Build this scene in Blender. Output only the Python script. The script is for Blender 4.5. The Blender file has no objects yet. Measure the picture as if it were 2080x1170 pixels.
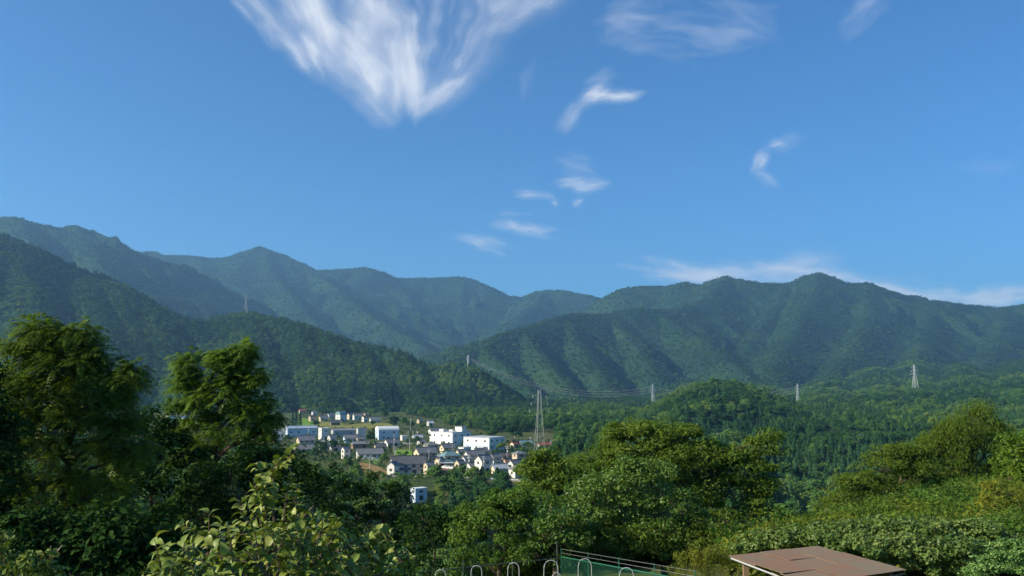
import bpy, math, random
import numpy as np
from mathutils import Vector, Matrix

# ------------------------------------------------------------------ camera, sky, sun, exposure
SC = bpy.context.scene
COL = SC.collection
F = 1801.0                       # focal length, in units of a 2080-wide picture
CAMZ = 42.0                      # metres above the valley floor
PITCH = math.atan(195.0 / F)

cam_d = bpy.data.cameras.new('camera')
cam_d.sensor_width = 36.0
cam_d.lens = 36.0 * F / 2080.0
cam_d.clip_start = 0.2
cam_d.clip_end = 200000.0
cam = bpy.data.objects.new('camera', cam_d)
cam.location = (0, 0, CAMZ)
cam.rotation_euler = (math.pi / 2 + PITCH, 0, 0)
COL.objects.link(cam)
SC.camera = cam

SUN_AZ = math.radians(-109.0)    # measured from the view direction (+Y), negative = to the left
SUN_EL = math.radians(27.0)
to_sun = Vector((math.sin(SUN_AZ) * math.cos(SUN_EL), math.cos(SUN_AZ) * math.cos(SUN_EL), math.sin(SUN_EL)))
sun_d = bpy.data.lights.new('sun', 'SUN')
sun_d.energy = 5.0
sun_d.angle = math.radians(0.53)
sun_d.color = (1.0, 0.89, 0.68)
sun = bpy.data.objects.new('sun', sun_d)
sun.rotation_euler = to_sun.to_track_quat('Z', 'Y').to_euler()
COL.objects.link(sun)

SC.view_settings.view_transform = 'Standard'
SC.view_settings.look = 'None'
SC.view_settings.exposure = 0.85
SC.view_settings.gamma = 1.0
SC.view_settings.use_curve_mapping = False
SC.cycles.use_denoising = True
SC.cycles.use_adaptive_sampling = True
SC.cycles.adaptive_threshold = 0.03
SC.cycles.max_bounces = 6
SC.cycles.diffuse_bounces = 2
SC.cycles.glossy_bounces = 2
SC.cycles.transmission_bounces = 4
SC.cycles.volume_bounces = 1
SC.cycles.caustics_reflective = False
SC.cycles.caustics_refractive = False

world = bpy.data.worlds.new('World')
SC.world = world
world.use_nodes = True

class NT:
    """small helper for writing node maths"""
    def __init__(self, nt):
        self.nt = nt
    def n(self, kind, **kw):
        nd = self.nt.nodes.new(kind)
        for k, v in kw.items():
            setattr(nd, k, v)
        return nd
    def put(self, sock, v):
        if isinstance(v, bpy.types.NodeSocket):
            self.nt.links.new(v, sock)
        elif v is not None:
            sock.default_value = v
    def m(self, op, a, b=None, c=None, clamp=False):
        nd = self.n('ShaderNodeMath', operation=op, use_clamp=clamp)
        for i, v in enumerate((a, b, c)):
            self.put(nd.inputs[i], v)
        return nd.outputs[0]
    def xyz(self, x, y, z):
        nd = self.n('ShaderNodeCombineXYZ')
        for i, v in enumerate((x, y, z)):
            self.put(nd.inputs[i], v)
        return nd.outputs[0]
    def noise(self, vec, scale, detail=4.0, rough=0.55, dist=0.0):
        nd = self.n('ShaderNodeTexNoise')
        self.put(nd.inputs['Vector'], vec)
        nd.inputs['Scale'].default_value = scale
        nd.inputs['Detail'].default_value = detail
        nd.inputs['Roughness'].default_value = rough
        nd.inputs['Distortion'].default_value = dist
        return nd.outputs[0]
    def smooth(self, v, lo, hi):
        nd = self.n('ShaderNodeMapRange', interpolation_type='SMOOTHSTEP')
        self.put(nd.inputs[0], v)
        nd.inputs[1].default_value = lo
        nd.inputs[2].default_value = hi
        return nd.outputs[0]
    def mix(self, fac, a, b, blend='MIX'):
        nd = self.n('ShaderNodeMix', data_type='RGBA', blend_type=blend)
        self.put(nd.inputs[0], fac)
        self.put(nd.inputs[6], a if not isinstance(a, tuple) else (*a[:3], 1))
        self.put(nd.inputs[7], b if not isinstance(b, tuple) else (*b[:3], 1))
        return nd.outputs[2]
    def ramp(self, fac, stops):
        nd = self.n('ShaderNodeValToRGB')
        self.put(nd.inputs[0], fac)
        cr = nd.color_ramp
        while len(cr.elements) < len(stops):
            cr.elements.new(0.5)
        for e, (p, c) in zip(cr.elements, stops):
            e.position = p
            e.color = (*c[:3], 1)
        return nd.outputs[0]

def cam_ray(px, py):
    """world direction through a point of the 2080x1170 photograph, scaled to unit depth along +Y"""
    a = (px - 1040.0) / F
    b = (585.0 - py) / F
    c, s = math.cos(PITCH), math.sin(PITCH)
    y = c - b * s
    return a / y, (s + b * c) / y

def build_sky():
    nt = world.node_tree
    T = NT(nt)
    bg = nt.nodes['Background']
    sky = T.n('ShaderNodeTexSky', sky_type='NISHITA')
    sky.sun_disc = False
    sky.sun_elevation = SUN_EL
    sky.sun_rotation = SUN_AZ
    sky.altitude = 300.0
    sky.air_density = 1.0
    sky.dust_density = 0.6
    sky.ozone_density = 3.5
    bg.inputs['Strength'].default_value = 0.070
    nt.links.new(T.mix(1.0, sky.outputs[0], SKY_TINT, 'MULTIPLY'), bg.inputs['Color'])

SKY_TINT = (0.42, 0.86, 1.18)
build_sky()

# ------------------------------------------------------------------ helpers
RNG = np.random.default_rng(11)
random.seed(5)

def W(px, py, D):
    a, b = cam_ray(px, py)
    return np.array((a * D, D, CAMZ + b * D))

def floor_at(px, py, z=0.0):
    """the point of a level at height z seen at (px, py)"""
    a, b = cam_ray(px, py)
    D = (z - CAMZ) / b
    return np.array((a * D, D, z))

def project(x, y, z):
    c, s = math.cos(PITCH), math.sin(PITCH)
    yy = np.maximum(y, 0.5)
    dz = z - CAMZ
    dep = yy * c + dz * s
    up = -yy * s + dz * c
    return 1040 + F * x / dep, 585 - F * up / dep

def link(o, parent=None):
    COL.objects.link(o)
    if parent is not None:
        o.parent = parent
    return o

def tag(o, label=None, cat=None, group=None, kind=None):
    for k, v in (('label', label), ('category', cat), ('group', group), ('kind', kind)):
        if v:
            o[k] = v
    return o

def empty(name, loc, rz=0.0):
    o = bpy.data.objects.new(name, None)
    o.empty_display_size = 0.3
    o.location = tuple(float(v) for v in loc)
    o.rotation_euler = (0, 0, rz)
    return link(o)

def quads_mesh(name, V, Q, mats=(), mat_idx=None, smooth=False):
    me = bpy.data.meshes.new(name)
    V = np.asarray(V, dtype=np.float32).reshape(-1, 3)
    Q = np.asarray(Q, dtype=np.int32)
    k = Q.shape[1]
    me.vertices.add(len(V)); me.vertices.foreach_set('co', V.ravel())
    me.loops.add(Q.size); me.loops.foreach_set('vertex_index', Q.ravel())
    me.polygons.add(len(Q))
    me.polygons.foreach_set('loop_start', np.arange(0, Q.size, k, dtype=np.int32))
    me.polygons.foreach_set('loop_total', np.full(len(Q), k, dtype=np.int32))
    for m in mats:
        me.materials.append(m)
    if mat_idx is not None:
        me.polygons.foreach_set('material_index', np.asarray(mat_idx, dtype=np.int32))
    me.polygons.foreach_set('use_smooth', np.full(len(Q), smooth, dtype=bool))
    me.update(calc_edges=True)
    return me

class MB:
    """collects boxes, prisms and tubes into one mesh"""
    def __init__(self):
        self.v = []; self.f = []; self.m = []
    def add(self, verts, faces, mi=0):
        b = len(self.v)
        self.v += [tuple(float(c) for c in p) for p in verts]
        self.f += [tuple(b + i for i in f) for f in faces]
        self.m += [mi] * len(faces)
    def box(self, x0, x1, y0, y1, z0, z1, mi=0):
        self.add([(x0, y0, z0), (x1, y0, z0), (x1, y1, z0), (x0, y1, z0), (x0, y0, z1), (x1, y0, z1), (x1, y1, z1), (x0, y1, z1)],
                 [(3, 2, 1, 0), (4, 5, 6, 7), (0, 1, 5, 4), (1, 2, 6, 5), (2, 3, 7, 6), (3, 0, 4, 7)], mi)
    def tube(self, pts, radii, n=5, mi=0, caps=True):
        pts = [Vector(p) for p in pts]
        if not hasattr(radii, '__len__'):
            radii = [radii] * len(pts)
        rings = []
        for i, p in enumerate(pts):
            d = (pts[min(i + 1, len(pts) - 1)] - pts[max(i - 1, 0)]).normalized()
            up = Vector((0, 0, 1)) if abs(d.z) < 0.9 else Vector((1, 0, 0))
            a = d.cross(up).normalized(); b = d.cross(a)
            rings.append([p + (a * math.cos(t) + b * math.sin(t)) * radii[i] for t in [2 * math.pi * k / n for k in range(n)]])
        vs = [q for r in rings for q in r]
        fs = []
        for i in range(len(pts) - 1):
            for k in range(n):
                fs.append((i * n + k, i * n + (k + 1) % n, (i + 1) * n + (k + 1) % n, (i + 1) * n + k))
        if caps:
            fs.append(tuple(range(n))[::-1]); fs.append(tuple((len(pts) - 1) * n + k for k in range(n)))
        self.add(vs, fs, mi)
    def bar(self, p0, p1, w, mi=0):
        self.tube([p0, p1], w * 0.6, 4, mi)
    def mesh(self, name, mats):
        me = bpy.data.meshes.new(name)
        me.from_pydata(self.v, [], self.f)
        for m in (mats if isinstance(mats, (list, tuple)) else [mats]):
            me.materials.append(m)
        me.polygons.foreach_set('material_index', self.m)
        me.update()
        return me
    def build(self, name, mats, parent=None):
        return link(bpy.data.objects.new(name, self.mesh(name, mats)), parent)

# ------------------------------------------------------------------ materials
def new_mat(name):
    m = bpy.data.materials.new(name)
    m.use_nodes = True
    nt = m.node_tree
    bs = nt.nodes['Principled BSDF']
    return m, NT(nt), bs

def simple(name, col, rough=0.7, var=0.15, scale=2.0, metal=0.0, bump=0.0, spec=0.3):
    m, T, bs = new_mat(name)
    tc = T.n('ShaderNodeTexCoord').outputs['Object']
    f = T.noise(tc, scale, 5, 0.6)
    lo = tuple(c * (1 - var) for c in col); hi = tuple(min(1, c * (1 + var)) for c in col)
    T.put(bs.inputs['Base Color'], T.ramp(f, [(0.3, lo), (0.7, hi)]))
    bs.inputs['Roughness'].default_value = rough
    bs.inputs['Metallic'].default_value = metal
    bs.inputs['Specular IOR Level'].default_value = spec
    if bump:
        b = T.n('ShaderNodeBump'); b.inputs['Strength'].default_value = bump
        T.put(b.inputs['Height'], T.noise(tc, scale * 4, 4, 0.6)); T.nt.links.new(b.outputs[0], bs.inputs['Normal'])
    return m

def leaf_mat(name, stops, trans=0.30, rough=0.5, big=0.6, patch=0.0, by_instance=False, spec=0.15):
    """foliage: colour varies from leaf to leaf (or tree to tree), some light passes through"""
    m, T, bs = new_mat(name)
    out = T.nt.nodes['Material Output']
    if by_instance:
        oi = T.n('ShaderNodeObjectInfo')
        r = oi.outputs['Random']
        p = T.noise(oi.outputs['Location'], 0.004, 3, 0.6)
        vo = T.n('ShaderNodeTexVoronoi'); T.put(vo.inputs['Vector'], oi.outputs['Location']); vo.inputs['Scale'].default_value = 0.0055
        vs = T.n('ShaderNodeSeparateColor'); T.nt.links.new(vo.outputs['Color'], vs.inputs[0])
        p = T.m('ADD', T.m('MULTIPLY', p, 0.6), T.m('MULTIPLY', vs.outputs[0], 0.4))
        isl = T.n('ShaderNodeNewGeometry').outputs['Random Per Island']
        fac = T.m('ADD', T.m('ADD', T.m('MULTIPLY', r, 0.45), T.m('MULTIPLY', T.smooth(p, 0.3, 0.7), 0.45)), T.m('MULTIPLY', isl, 0.12))
    else:
        isl = T.n('ShaderNodeNewGeometry').outputs['Random Per Island']
        tc = T.n('ShaderNodeTexCoord').outputs['Object']
        isl = T.m('FRACT', T.m('ADD', isl, T.m('MULTIPLY', T.n('ShaderNodeObjectInfo').outputs['Random'], 7.31)))
        fac = T.m('ADD', T.m('MULTIPLY', isl, 0.55), T.m('MULTIPLY', T.smooth(T.noise(tc, big, 3, 0.6), 0.3, 0.7), 0.45))
    col = T.ramp(fac, stops)
    T.put(bs.inputs['Base Color'], col)
    bs.inputs['Roughness'].default_value = rough
    bs.inputs['Specular IOR Level'].default_value = spec
    tr = T.n('ShaderNodeBsdfTranslucent')
    T.put(tr.inputs['Color'], T.mix(1.0, col, (1.25, 1.2, 0.55), 'MULTIPLY'))
    mx = T.n('ShaderNodeMixShader'); mx.inputs[0].default_value = trans
    T.nt.links.new(bs.outputs[0], mx.inputs[1]); T.nt.links.new(tr.outputs[0], mx.inputs[2])
    T.nt.links.new(mx.outputs[0], out.inputs['Surface'])
    return m

M = {}
M['bark'] = simple('bark', (0.10, 0.075, 0.05), 0.9, 0.35, 6, bump=0.5)
M['far_broad'] = leaf_mat('broadleaf canopy', [(0.10, (0.016, 0.058, 0.018)), (0.40, (0.046, 0.125, 0.028)), (0.70, (0.10, 0.20, 0.038)), (0.95, (0.18, 0.26, 0.05))], 0.2, 0.7, by_instance=True)
M['mtn_broad'] = leaf_mat('haze-muted mountain canopy', [(0.12, (0.022, 0.058, 0.022)), (0.45, (0.046, 0.105, 0.032)), (0.75, (0.078, 0.15, 0.04)), (0.95, (0.12, 0.185, 0.05))], 0.15, 0.8, by_instance=True, spec=0.1)  # less green than the hill canopy; distance haze put into the colour
M['far_conifer'] = leaf_mat('cedar canopy', [(0.1, (0.018, 0.062, 0.026)), (0.5, (0.034, 0.098, 0.034)), (0.9, (0.058, 0.135, 0.038))], 0.1, 0.7, by_instance=True)

def ground_mat():
    m, T, bs = new_mat('valley ground')
    tc = T.n('ShaderNodeNewGeometry').outputs['Position']
    a = T.noise(tc, 0.02, 5, 0.6); b = T.noise(tc, 0.4, 5, 0.65)
    c1 = T.ramp(a, [(0.32, (0.028, 0.056, 0.016)), (0.46, (0.060, 0.095, 0.022)), (0.56, (0.11, 0.115, 0.035)), (0.66, (0.11, 0.115, 0.04))])
    T.put(bs.inputs['Base Color'], T.mix(T.m('MULTIPLY', b, 0.5), c1, (0.03, 0.045, 0.016)))
    bs.inputs['Roughness'].default_value = 0.95
    bs.inputs['Specular IOR Level'].default_value = 0.1
    return m
M['ground'] = ground_mat()

def slope_mat():
    m, T, bs = new_mat('wooded slope')
    tc = T.n('ShaderNodeNewGeometry').outputs['Position']
    a = T.noise(tc, 0.003, 4, 0.6); b = T.noise(tc, 0.06, 4, 0.7)
    v2 = T.n('ShaderNodeTexVoronoi'); T.put(v2.inputs['Vector'], tc); v2.inputs['Scale'].default_value = 0.0045
    v2s = T.n('ShaderNodeSeparateColor'); T.nt.links.new(v2.outputs['Color'], v2s.inputs[0])
    a = T.m('ADD', T.m('MULTIPLY', a, 0.7), T.m('MULTIPLY', v2s.outputs[0], 0.3))
    c1 = T.ramp(a, [(0.32, (0.012, 0.035, 0.015)), (0.5, (0.020, 0.053, 0.018)), (0.68, (0.034, 0.070, 0.022))])
    T.put(bs.inputs['Base Color'], T.mix(T.m('MULTIPLY', b, 0.7), c1, (0.012, 0.034, 0.014)))
    bs.inputs['Roughness'].default_value = 0.95
    bs.inputs['Specular IOR Level'].default_value = 0.05
    vo = T.n('ShaderNodeTexVoronoi'); T.put(vo.inputs['Vector'], tc); vo.inputs['Scale'].default_value = 0.10
    bu = T.n('ShaderNodeBump', invert=True); bu.inputs['Strength'].default_value = 0.8; bu.inputs['Distance'].default_value = 7.0
    T.put(bu.inputs['Height'], vo.outputs['Distance'])
    T.nt.links.new(bu.outputs[0], bs.inputs['Normal'])
    return m
M['slope'] = slope_mat()

# ------------------------------------------------------------------ terrain
_perm = np.random.default_rng(3).random((256, 256)).astype(np.float32)
def vnoise(x, y):
    xi = np.floor(x).astype(np.int64); yi = np.floor(y).astype(np.int64)
    fx = (x - xi).astype(np.float32); fy = (y - yi).astype(np.float32)
    fx = fx * fx * (3 - 2 * fx); fy = fy * fy * (3 - 2 * fy)
    a = _perm[xi & 255, yi & 255]; b = _perm[(xi + 1) & 255, yi & 255]
    c = _perm[xi & 255, (yi + 1) & 255]; d = _perm[(xi + 1) & 255, (yi + 1) & 255]
    return (a * (1 - fx) + b * fx) * (1 - fy) + (c * (1 - fx) + d * fx) * fy
def fbm(x, y, s, oct=4):
    r = 0; amp = 0.5
    for o in range(oct):
        r = r + amp * (vnoise(x / s + 17.3 * o, y / s + 5.1 * o) - 0.5); s *= 0.5; amp *= 0.5
    return r

YF = ([-900, -400, -150, 0, 30, 60, 100, 180, 300, 500, 900], [360, 355, 378, 386, 391, 396, 470, 690, 740, 780, 820])
YN = ([-200, -20, -5, 2, 10, 16, 24, 60, 300], [12, 14, 20, 33, 36, 40, 62, 100, 130])
PROF_S = [0.0, 0.08, 0.2, 0.45, 0.55, 0.8, 0.93, 1.0]
PROF_Z = [34.4, 24.0, 4.0, -36.0, -36.0, -16.0, -5.0, 0.0]
def valley(x, y):
    yf = np.interp(x, *YF); yn = np.interp(x, *YN)
    s = (y - yn) / np.maximum(yf - yn, 20)
    z = np.interp(s, PROF_S, PROF_Z)
    near = np.interp(y, [-60, 3, 22, 60, 120], [39.5, 39.2, 35.6, 33.9, 31.0])
    near = near + np.maximum(0, x - 14) * 0.02
    z = np.where(s <= 0, near, z)
    k = np.clip((s + 0.02) / 0.1, 0, 1) * np.clip((1 - s) / 0.1, 0, 1)
    z = z + k * fbm(x, y, 40, 4) * 8
    blend = np.clip(s / 0.05, 0, 1)
    z = np.where((s > 0) & (s < 0.05), near * (1 - blend) + z * blend, z)
    z = np.where(y < -40, 39.5, z)
    return z

# crest lines: (px, py, distance) as seen from the camera, k = steepness of the flanks
RIDGES = {
 'left_mountain': [
    (0.62, [(-260, 470, 3900), (-60, 440, 4300), (0, 437, 4350), (30, 436, 4380), (60, 446, 4420), (120, 460, 4500), (152, 455, 4600), (180, 464, 4650), (230, 490, 4750), (272, 514, 4850)]),
    (0.60, [(272, 514, 4850), (330, 556, 4450), (390, 606, 4100), (440, 648, 3800), (500, 690, 3500)]),
    (0.60, [(152, 455, 4600), (190, 510, 4050), (225, 560, 3700), (260, 620, 3300)]),
    (0.62, [(40, 440, 4380), (70, 500, 3800), (110, 560, 3400)]),
 ],
 'back_mountains': [
    (0.55, [(250, 520, 6400), (285, 510, 6400), (310, 508, 6450), (330, 515, 6500), (400, 518, 6600), (470, 524, 6700), (500, 508, 6700), (527, 499, 6700), (555, 510, 6750), (595, 535, 6800), (640, 546, 7000), (700, 545, 7000), (740, 541, 7000), (775, 550, 7050), (800, 563, 7100), (860, 562, 7100), (930, 560, 7100), (960, 565, 7100), (1000, 588, 7000), (1030, 598, 7000), (1065, 602, 7000), (1085, 593, 6900), (1110, 587, 6800), (1150, 588, 6700), (1235, 606, 6600), (1330, 600, 6500)]),
    (0.55, [(527, 499, 6700), (560, 560, 6000), (600, 610, 5300), (650, 660, 4700)]),
    (0.55, [(595, 535, 6800), (680, 578, 5900), (740, 632, 5200), (830, 680, 4600), (890, 718, 4200)]),
    (0.55, [(400, 518, 6600), (450, 590, 5600), (520, 650, 4800)]),
    (0.52, [(800, 563, 7100), (850, 635, 6000), (915, 690, 5200)]),
    (0.52, [(940, 561, 7100), (935, 640, 6200), (950, 695, 5400)]),
    (0.52, [(1110, 587, 6800), (1060, 640, 5900), (1000, 690, 5000), (960, 720, 4500)]),
    (0.52, [(1000, 588, 7000), (1000, 650, 6200)]),
 ],
 'right_mountains': [
    (0.60, [(1215, 625, 5300), (1245, 600, 5200), (1270, 582, 5200), (1300, 578, 5200), (1350, 579, 5200), (1390, 571, 5150), (1425, 577, 5100), (1445, 566, 5100), (1475, 558, 5100), (1500, 564, 5050), (1550, 573, 5000), (1600, 573, 5000), (1640, 557, 5000), (1665, 551, 5000), (1700, 566, 5000), (1730, 573, 4950), (1760, 571, 4900), (1790, 585, 4900), (1815, 598, 4900), (1860, 597, 4850), (1890, 606, 4800), (1940, 611, 4800), (2000, 619, 4800), (2040, 621, 4750), (2080, 614, 4700), (2200, 600, 4600), (2400, 640, 4400)]),
    (0.60, [(1475, 558, 5100), (1440, 600, 4500), (1390, 622, 4200), (1340, 627, 4000), (1300, 623, 3950), (1240, 633, 3850), (1150, 638, 3550), (1100, 651, 3350), (1040, 668, 3100), (980, 695, 2900), (920, 727, 2700), (860, 765, 2500)]),
    (0.85, [(1150, 638, 3550), (1185, 700, 3050), (1225, 760, 2600), (1262, 805, 2250)]),
    (0.85, [(1060, 662, 3150), (1100, 720, 2800), (1150, 775, 2350), (1180, 815, 2000)]),
    (0.85, [(1240, 633, 3850), (1290, 695, 3300), (1330, 757, 2750)]),
    (0.85, [(980, 695, 2900), (1030, 750, 2500), (1090, 800, 2100)]),
    (0.8, [(1330, 627, 4000), (1420, 680, 3500), (1490, 735, 3000), (1535, 778, 2600)]),
    (0.60, [(1665, 551, 5000), (1640, 620, 4250), (1600, 690, 3600), (1560, 760, 2800)]),
    (0.60, [(1600, 573, 5000), (1560, 640, 4300), (1520, 700, 3700)]),
    (0.60, [(1760, 571, 4900), (1765, 640, 4150), (1730, 705, 3450), (1690, 765, 2750)]),
    (0.60, [(1890, 606, 4800), (1880, 670, 4050), (1860, 730, 3300)]),
    (0.60, [(2040, 621, 4750), (2040, 690, 3900), (2000, 745, 3200)]),
    (0.60, [(2180, 600, 4600), (2160, 690, 3700), (2110, 745, 3000)]),
 ],
 'pylon_hills': [
    (0.36, [(1262, 800, 2250), (1285, 822, 1500), (1300, 845, 1020)]),
    (0.36, [(1180, 812, 2000), (1195, 838, 1250)]),
    (0.36, [(1535, 775, 2600), (1560, 792, 1900), (1580, 822, 1250), (1590, 858, 880)]),
    (0.36, [(1690, 762, 2750), (1690, 785, 1950), (1680, 815, 1300), (1670, 856, 880)]),
    (0.36, [(1780, 745, 2900), (1790, 780, 1950), (1790, 812, 1300), (1780, 852, 880)]),
    (0.36, [(1860, 730, 3300), (1865, 770, 2200), (1870, 800, 1500), (1880, 840, 950)]),
    (0.36, [(1950, 735, 3000), (1965, 765, 2100), (1970, 805, 1350), (1975, 850, 900)]),
    (0.36, [(2060, 730, 2900), (2070, 770, 1900), (2075, 815, 1200), (2080, 850, 900)]),
    (0.36, [(1400, 770, 2700), (1400, 800, 1900), (1390, 826, 1350)]),
    (0.42, [(1200, 842, 1650), (1327, 832, 1600), (1420, 838, 1650), (1540, 830, 1560), (1622, 832, 1530), (1720, 800, 1900), (1800, 790, 2000), (1860, 803, 1750), (1960, 772, 2300), (2080, 745, 2500), (2250, 730, 2600)]),
    (0.40, [(1860, 803, 1750), (1890, 840, 1350), (1910, 868, 1050)]),
    (0.40, [(1720, 800, 1900), (1730, 835, 1450), (1745, 868, 1080)]),
    (0.40, [(2030, 760, 2400), (2050, 815, 1700), (2060, 860, 1150)]),
    (0.40, [(1622, 832, 1530), (1650, 865, 1150)]),
    (0.40, [(1327, 832, 1600), (1300, 862, 1200)]),
 ],
 'left_hill': [
    (0.66, [(-260, 420, 2300), (-60, 460, 2300), (0, 482, 2300), (60, 503, 2280), (130, 543, 2250), (160, 560, 2240), (240, 581, 2200), (290, 609, 2180), (340, 637, 2130), (385, 660, 2080), (430, 705, 1900), (470, 760, 1700)]),
    (0.60, [(30, 492, 2290), (60, 590, 1950), (80, 700, 1650)]),
    (0.60, [(160, 560, 2240), (200, 640, 1900), (230, 720, 1620), (250, 790, 1420)]),
    (0.60, [(290, 609, 2180), (320, 680, 1850), (350, 750, 1600), (370, 805, 1400)]),
    (0.60, [(240, 581, 2200), (262, 660, 1900), (290, 730, 1650)]),
 ],
 'middle_hill': [
    (0.66, [(360, 700, 2350), (395, 672, 2300), (430, 652, 2230), (500, 636, 2120), (560, 649, 2040), (640, 674, 1950), (720, 700, 1880), (800, 716, 1820), (870, 746, 1770), (900, 747, 1740), (940, 745, 1700), (960, 757, 1660), (1000, 788, 1600), (1040, 813, 1540), (1090, 838, 1450)]),
    (0.60, [(500, 636, 2120), (520, 700, 1800), (535, 770, 1520), (545, 812, 1340)]),
    (0.60, [(600, 660, 1990), (625, 725, 1720), (650, 785, 1480), (665, 815, 1330)]),
    (0.60, [(720, 700, 1880), (745, 755, 1620), (770, 803, 1400)]),
    (0.60, [(800, 716, 1820), (840, 770, 1580), (875, 815, 1350)]),
    (0.60, [(900, 747, 1740), (935, 790, 1530), (970, 830, 1300)]),
    (0.60, [(660, 680, 1930), (690, 735, 1700), (710, 790, 1460)]),
 ],
 'cone_hill': [
    (0.45, [(1340, 875, 980), (1380, 850, 1010), (1420, 822, 1040), (1450, 808, 1055), (1475, 801, 1060), (1510, 813, 1060), (1560, 838, 1040), (1620, 866, 990), (1665, 888, 940)]),
    (0.48, [(1475, 801, 1060), (1490, 835, 930), (1500, 866, 820)]),
    (0.48, [(1420, 822, 1040), (1425, 850, 900), (1425, 872, 800)]),
    (0.48, [(1560, 838, 1040), (1570, 862, 880)]),
 ],
}
RID = list(RIDGES)
segs = []      # (p0, p1, k, w, id)
_rr = np.random.default_rng(21)
def add_spurs(p0, p1, k, rid, length, step, level):
    d = p1[:2] - p0[:2]; L = np.hypot(*d)
    if L < 1: return
    u = d / L; nrm = np.array((-u[1], u[0]))
    n = max(1, int(L / step))
    for i in range(n):
        t = (i + _rr.uniform(0.2, 0.8)) / n
        b = p0 * (1 - t) + p1 * t
        down = np.sign(p0[2] - p1[2] + 1e-3)
        for side in (-1, 1):
            if _rr.random() < 0.15: continue
            h = b[2]
            if h < 40: continue
            ln = min(length * _rr.uniform(0.6, 1.3), h / (k * 0.66))
            dirn = nrm * side + u * down * _rr.uniform(0.1, 0.7)
            dirn /= np.hypot(*dirn)
            mid = b[:2] + dirn * ln * 0.5 + nrm * _rr.normal(0, ln * 0.06)
            end = b[:2] + dirn * ln + u * _rr.normal(0, ln * 0.15)
            ks = k * _rr.uniform(0.52, 0.74)
            q0 = np.array((*b[:2], h - 6)); q1 = np.array((*mid, h - 6 - ks * ln * 0.5)); q2 = np.array((*end, h - 6 - ks * ln * 1.05))
            for a, c in ((q0, q1), (q1, q2)):
                segs.append((a, c, min(k * 1.6, 1.25), 10.0, rid))
            if level > 0:
                add_spurs(q0, q1, k * 1.1, rid, length * 0.38, step * 0.6, level - 1)
                add_spurs(q1, q2, k * 1.1, rid, length * 0.38, step * 0.6, level - 1)
for ri, name in enumerate(RID):
    for k, pts in RIDGES[name]:
        P = [W(*p) for p in pts]
        far = np.mean([p[1] for p in P])
        for p0, p1 in zip(P[:-1], P[1:]):
            low = {'middle_hill': 1.0, 'left_hill': 1.0, 'cone_hill': -11.0}.get(name, 8.0)   # the trees add the rest
            p0 = p0 - (0, 0, low); p1 = p1 - (0, 0, low)
            segs.append((p0, p1, k, 16.0 if far < 2600 else 26.0, ri))
            small = far < 1700
            add_spurs(p0, p1, k, ri, 170 if small else (360 if far < 2600 else 560), 110 if small else (150 if far < 2600 else 230), 1)

def radial_rings():
    r = [0.0, 2.0]
    while r[-1] < 9300:
        x = r[-1]
        st = 0.045 if x < 100 else (0.016 if x < 700 else (0.0072 if x < 2500 else 0.0058))
        r.append(x + max(0.8, x * st))
    return np.array(r)
R_ = radial_rings()
AZ_LIM = 36.0
A_in = np.linspace(-AZ_LIM, AZ_LIM, 880)
A_out = np.linspace(AZ_LIM, 360 - AZ_LIM, 74)[1:-1]
A_ = np.radians(np.concatenate([A_in, A_out]))
NR, NA = len(R_), len(A_)
GX = (R_[:, None] * np.sin(A_)[None, :]); GY = (R_[:, None] * np.cos(A_)[None, :])
GZ = valley(GX, GY)
GI = np.full(GZ.shape, -1, dtype=np.int16)
DC = np.full(GZ.shape, 1e4)          # distance to the nearest main crest
jit = fbm(GX, GY, 260, 4)
jit2 = fbm(GX + 999, GY, 260, 4)
WX = GX + jit * 26; WY = GY + jit2 * 26
VX = GX + jit * 110; VY = GY + jit2 * 110
NI = len(A_in)
for p0, p1, k, w, rid in segs:
    hmax = max(p0[2], p1[2])
    Rr = min(hmax / k + 60, 1500)
    rr = [np.hypot(p0[0], p0[1]), np.hypot(p1[0], p1[1])]
    r0, r1 = np.searchsorted(R_, [min(rr) - Rr, max(rr) + Rr])
    da = Rr / max(min(rr), 300)
    aa = [math.atan2(p0[0], p0[1]), math.atan2(p1[0], p1[1])]
    a0, a1 = np.searchsorted(A_[:NI], [min(aa) - da, max(aa) + da])
    if a1 <= a0 or r1 <= r0: continue
    if w > 10.5:
        X = WX[r0:r1, a0:a1]; Y = WY[r0:r1, a0:a1]
    else:
        X = VX[r0:r1, a0:a1]; Y = VY[r0:r1, a0:a1]
    dx, dy = p1[0] - p0[0], p1[1] - p0[1]
    t = np.clip(((X - p0[0]) * dx + (Y - p0[1]) * dy) / (dx * dx + dy * dy + 1e-6), 0, 1)
    d = np.sqrt((X - p0[0] - t * dx) ** 2 + (Y - p0[1] - t * dy) ** 2 + w * w) - w
    h = p0[2] + t * (p1[2] - p0[2]) - k * d / (1 + d / 4200)
    Z = GZ[r0:r1, a0:a1]; I = GI[r0:r1, a0:a1]
    if w > 10.5:
        np.minimum(DC[r0:r1, a0:a1], d, out=DC[r0:r1, a0:a1])
    up = h > Z
    Z[up] = h[up]; I[up] = rid
rough = np.clip((GZ - 8) / 60, 0, 1) * (GI >= 0)
RR = np.hypot(GX, GY)
wet = np.clip((RR - 1300) / 1500, 0.25, 1.0)
GZ = GZ + rough * (fbm(GX, GY, 120, 4) * 14 + np.clip(DC / 160, 0, 1) * wet * (0.10 - np.abs(fbm(GX + jit * 90, GY + jit2 * 90, 420, 5))) * 210)

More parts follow.
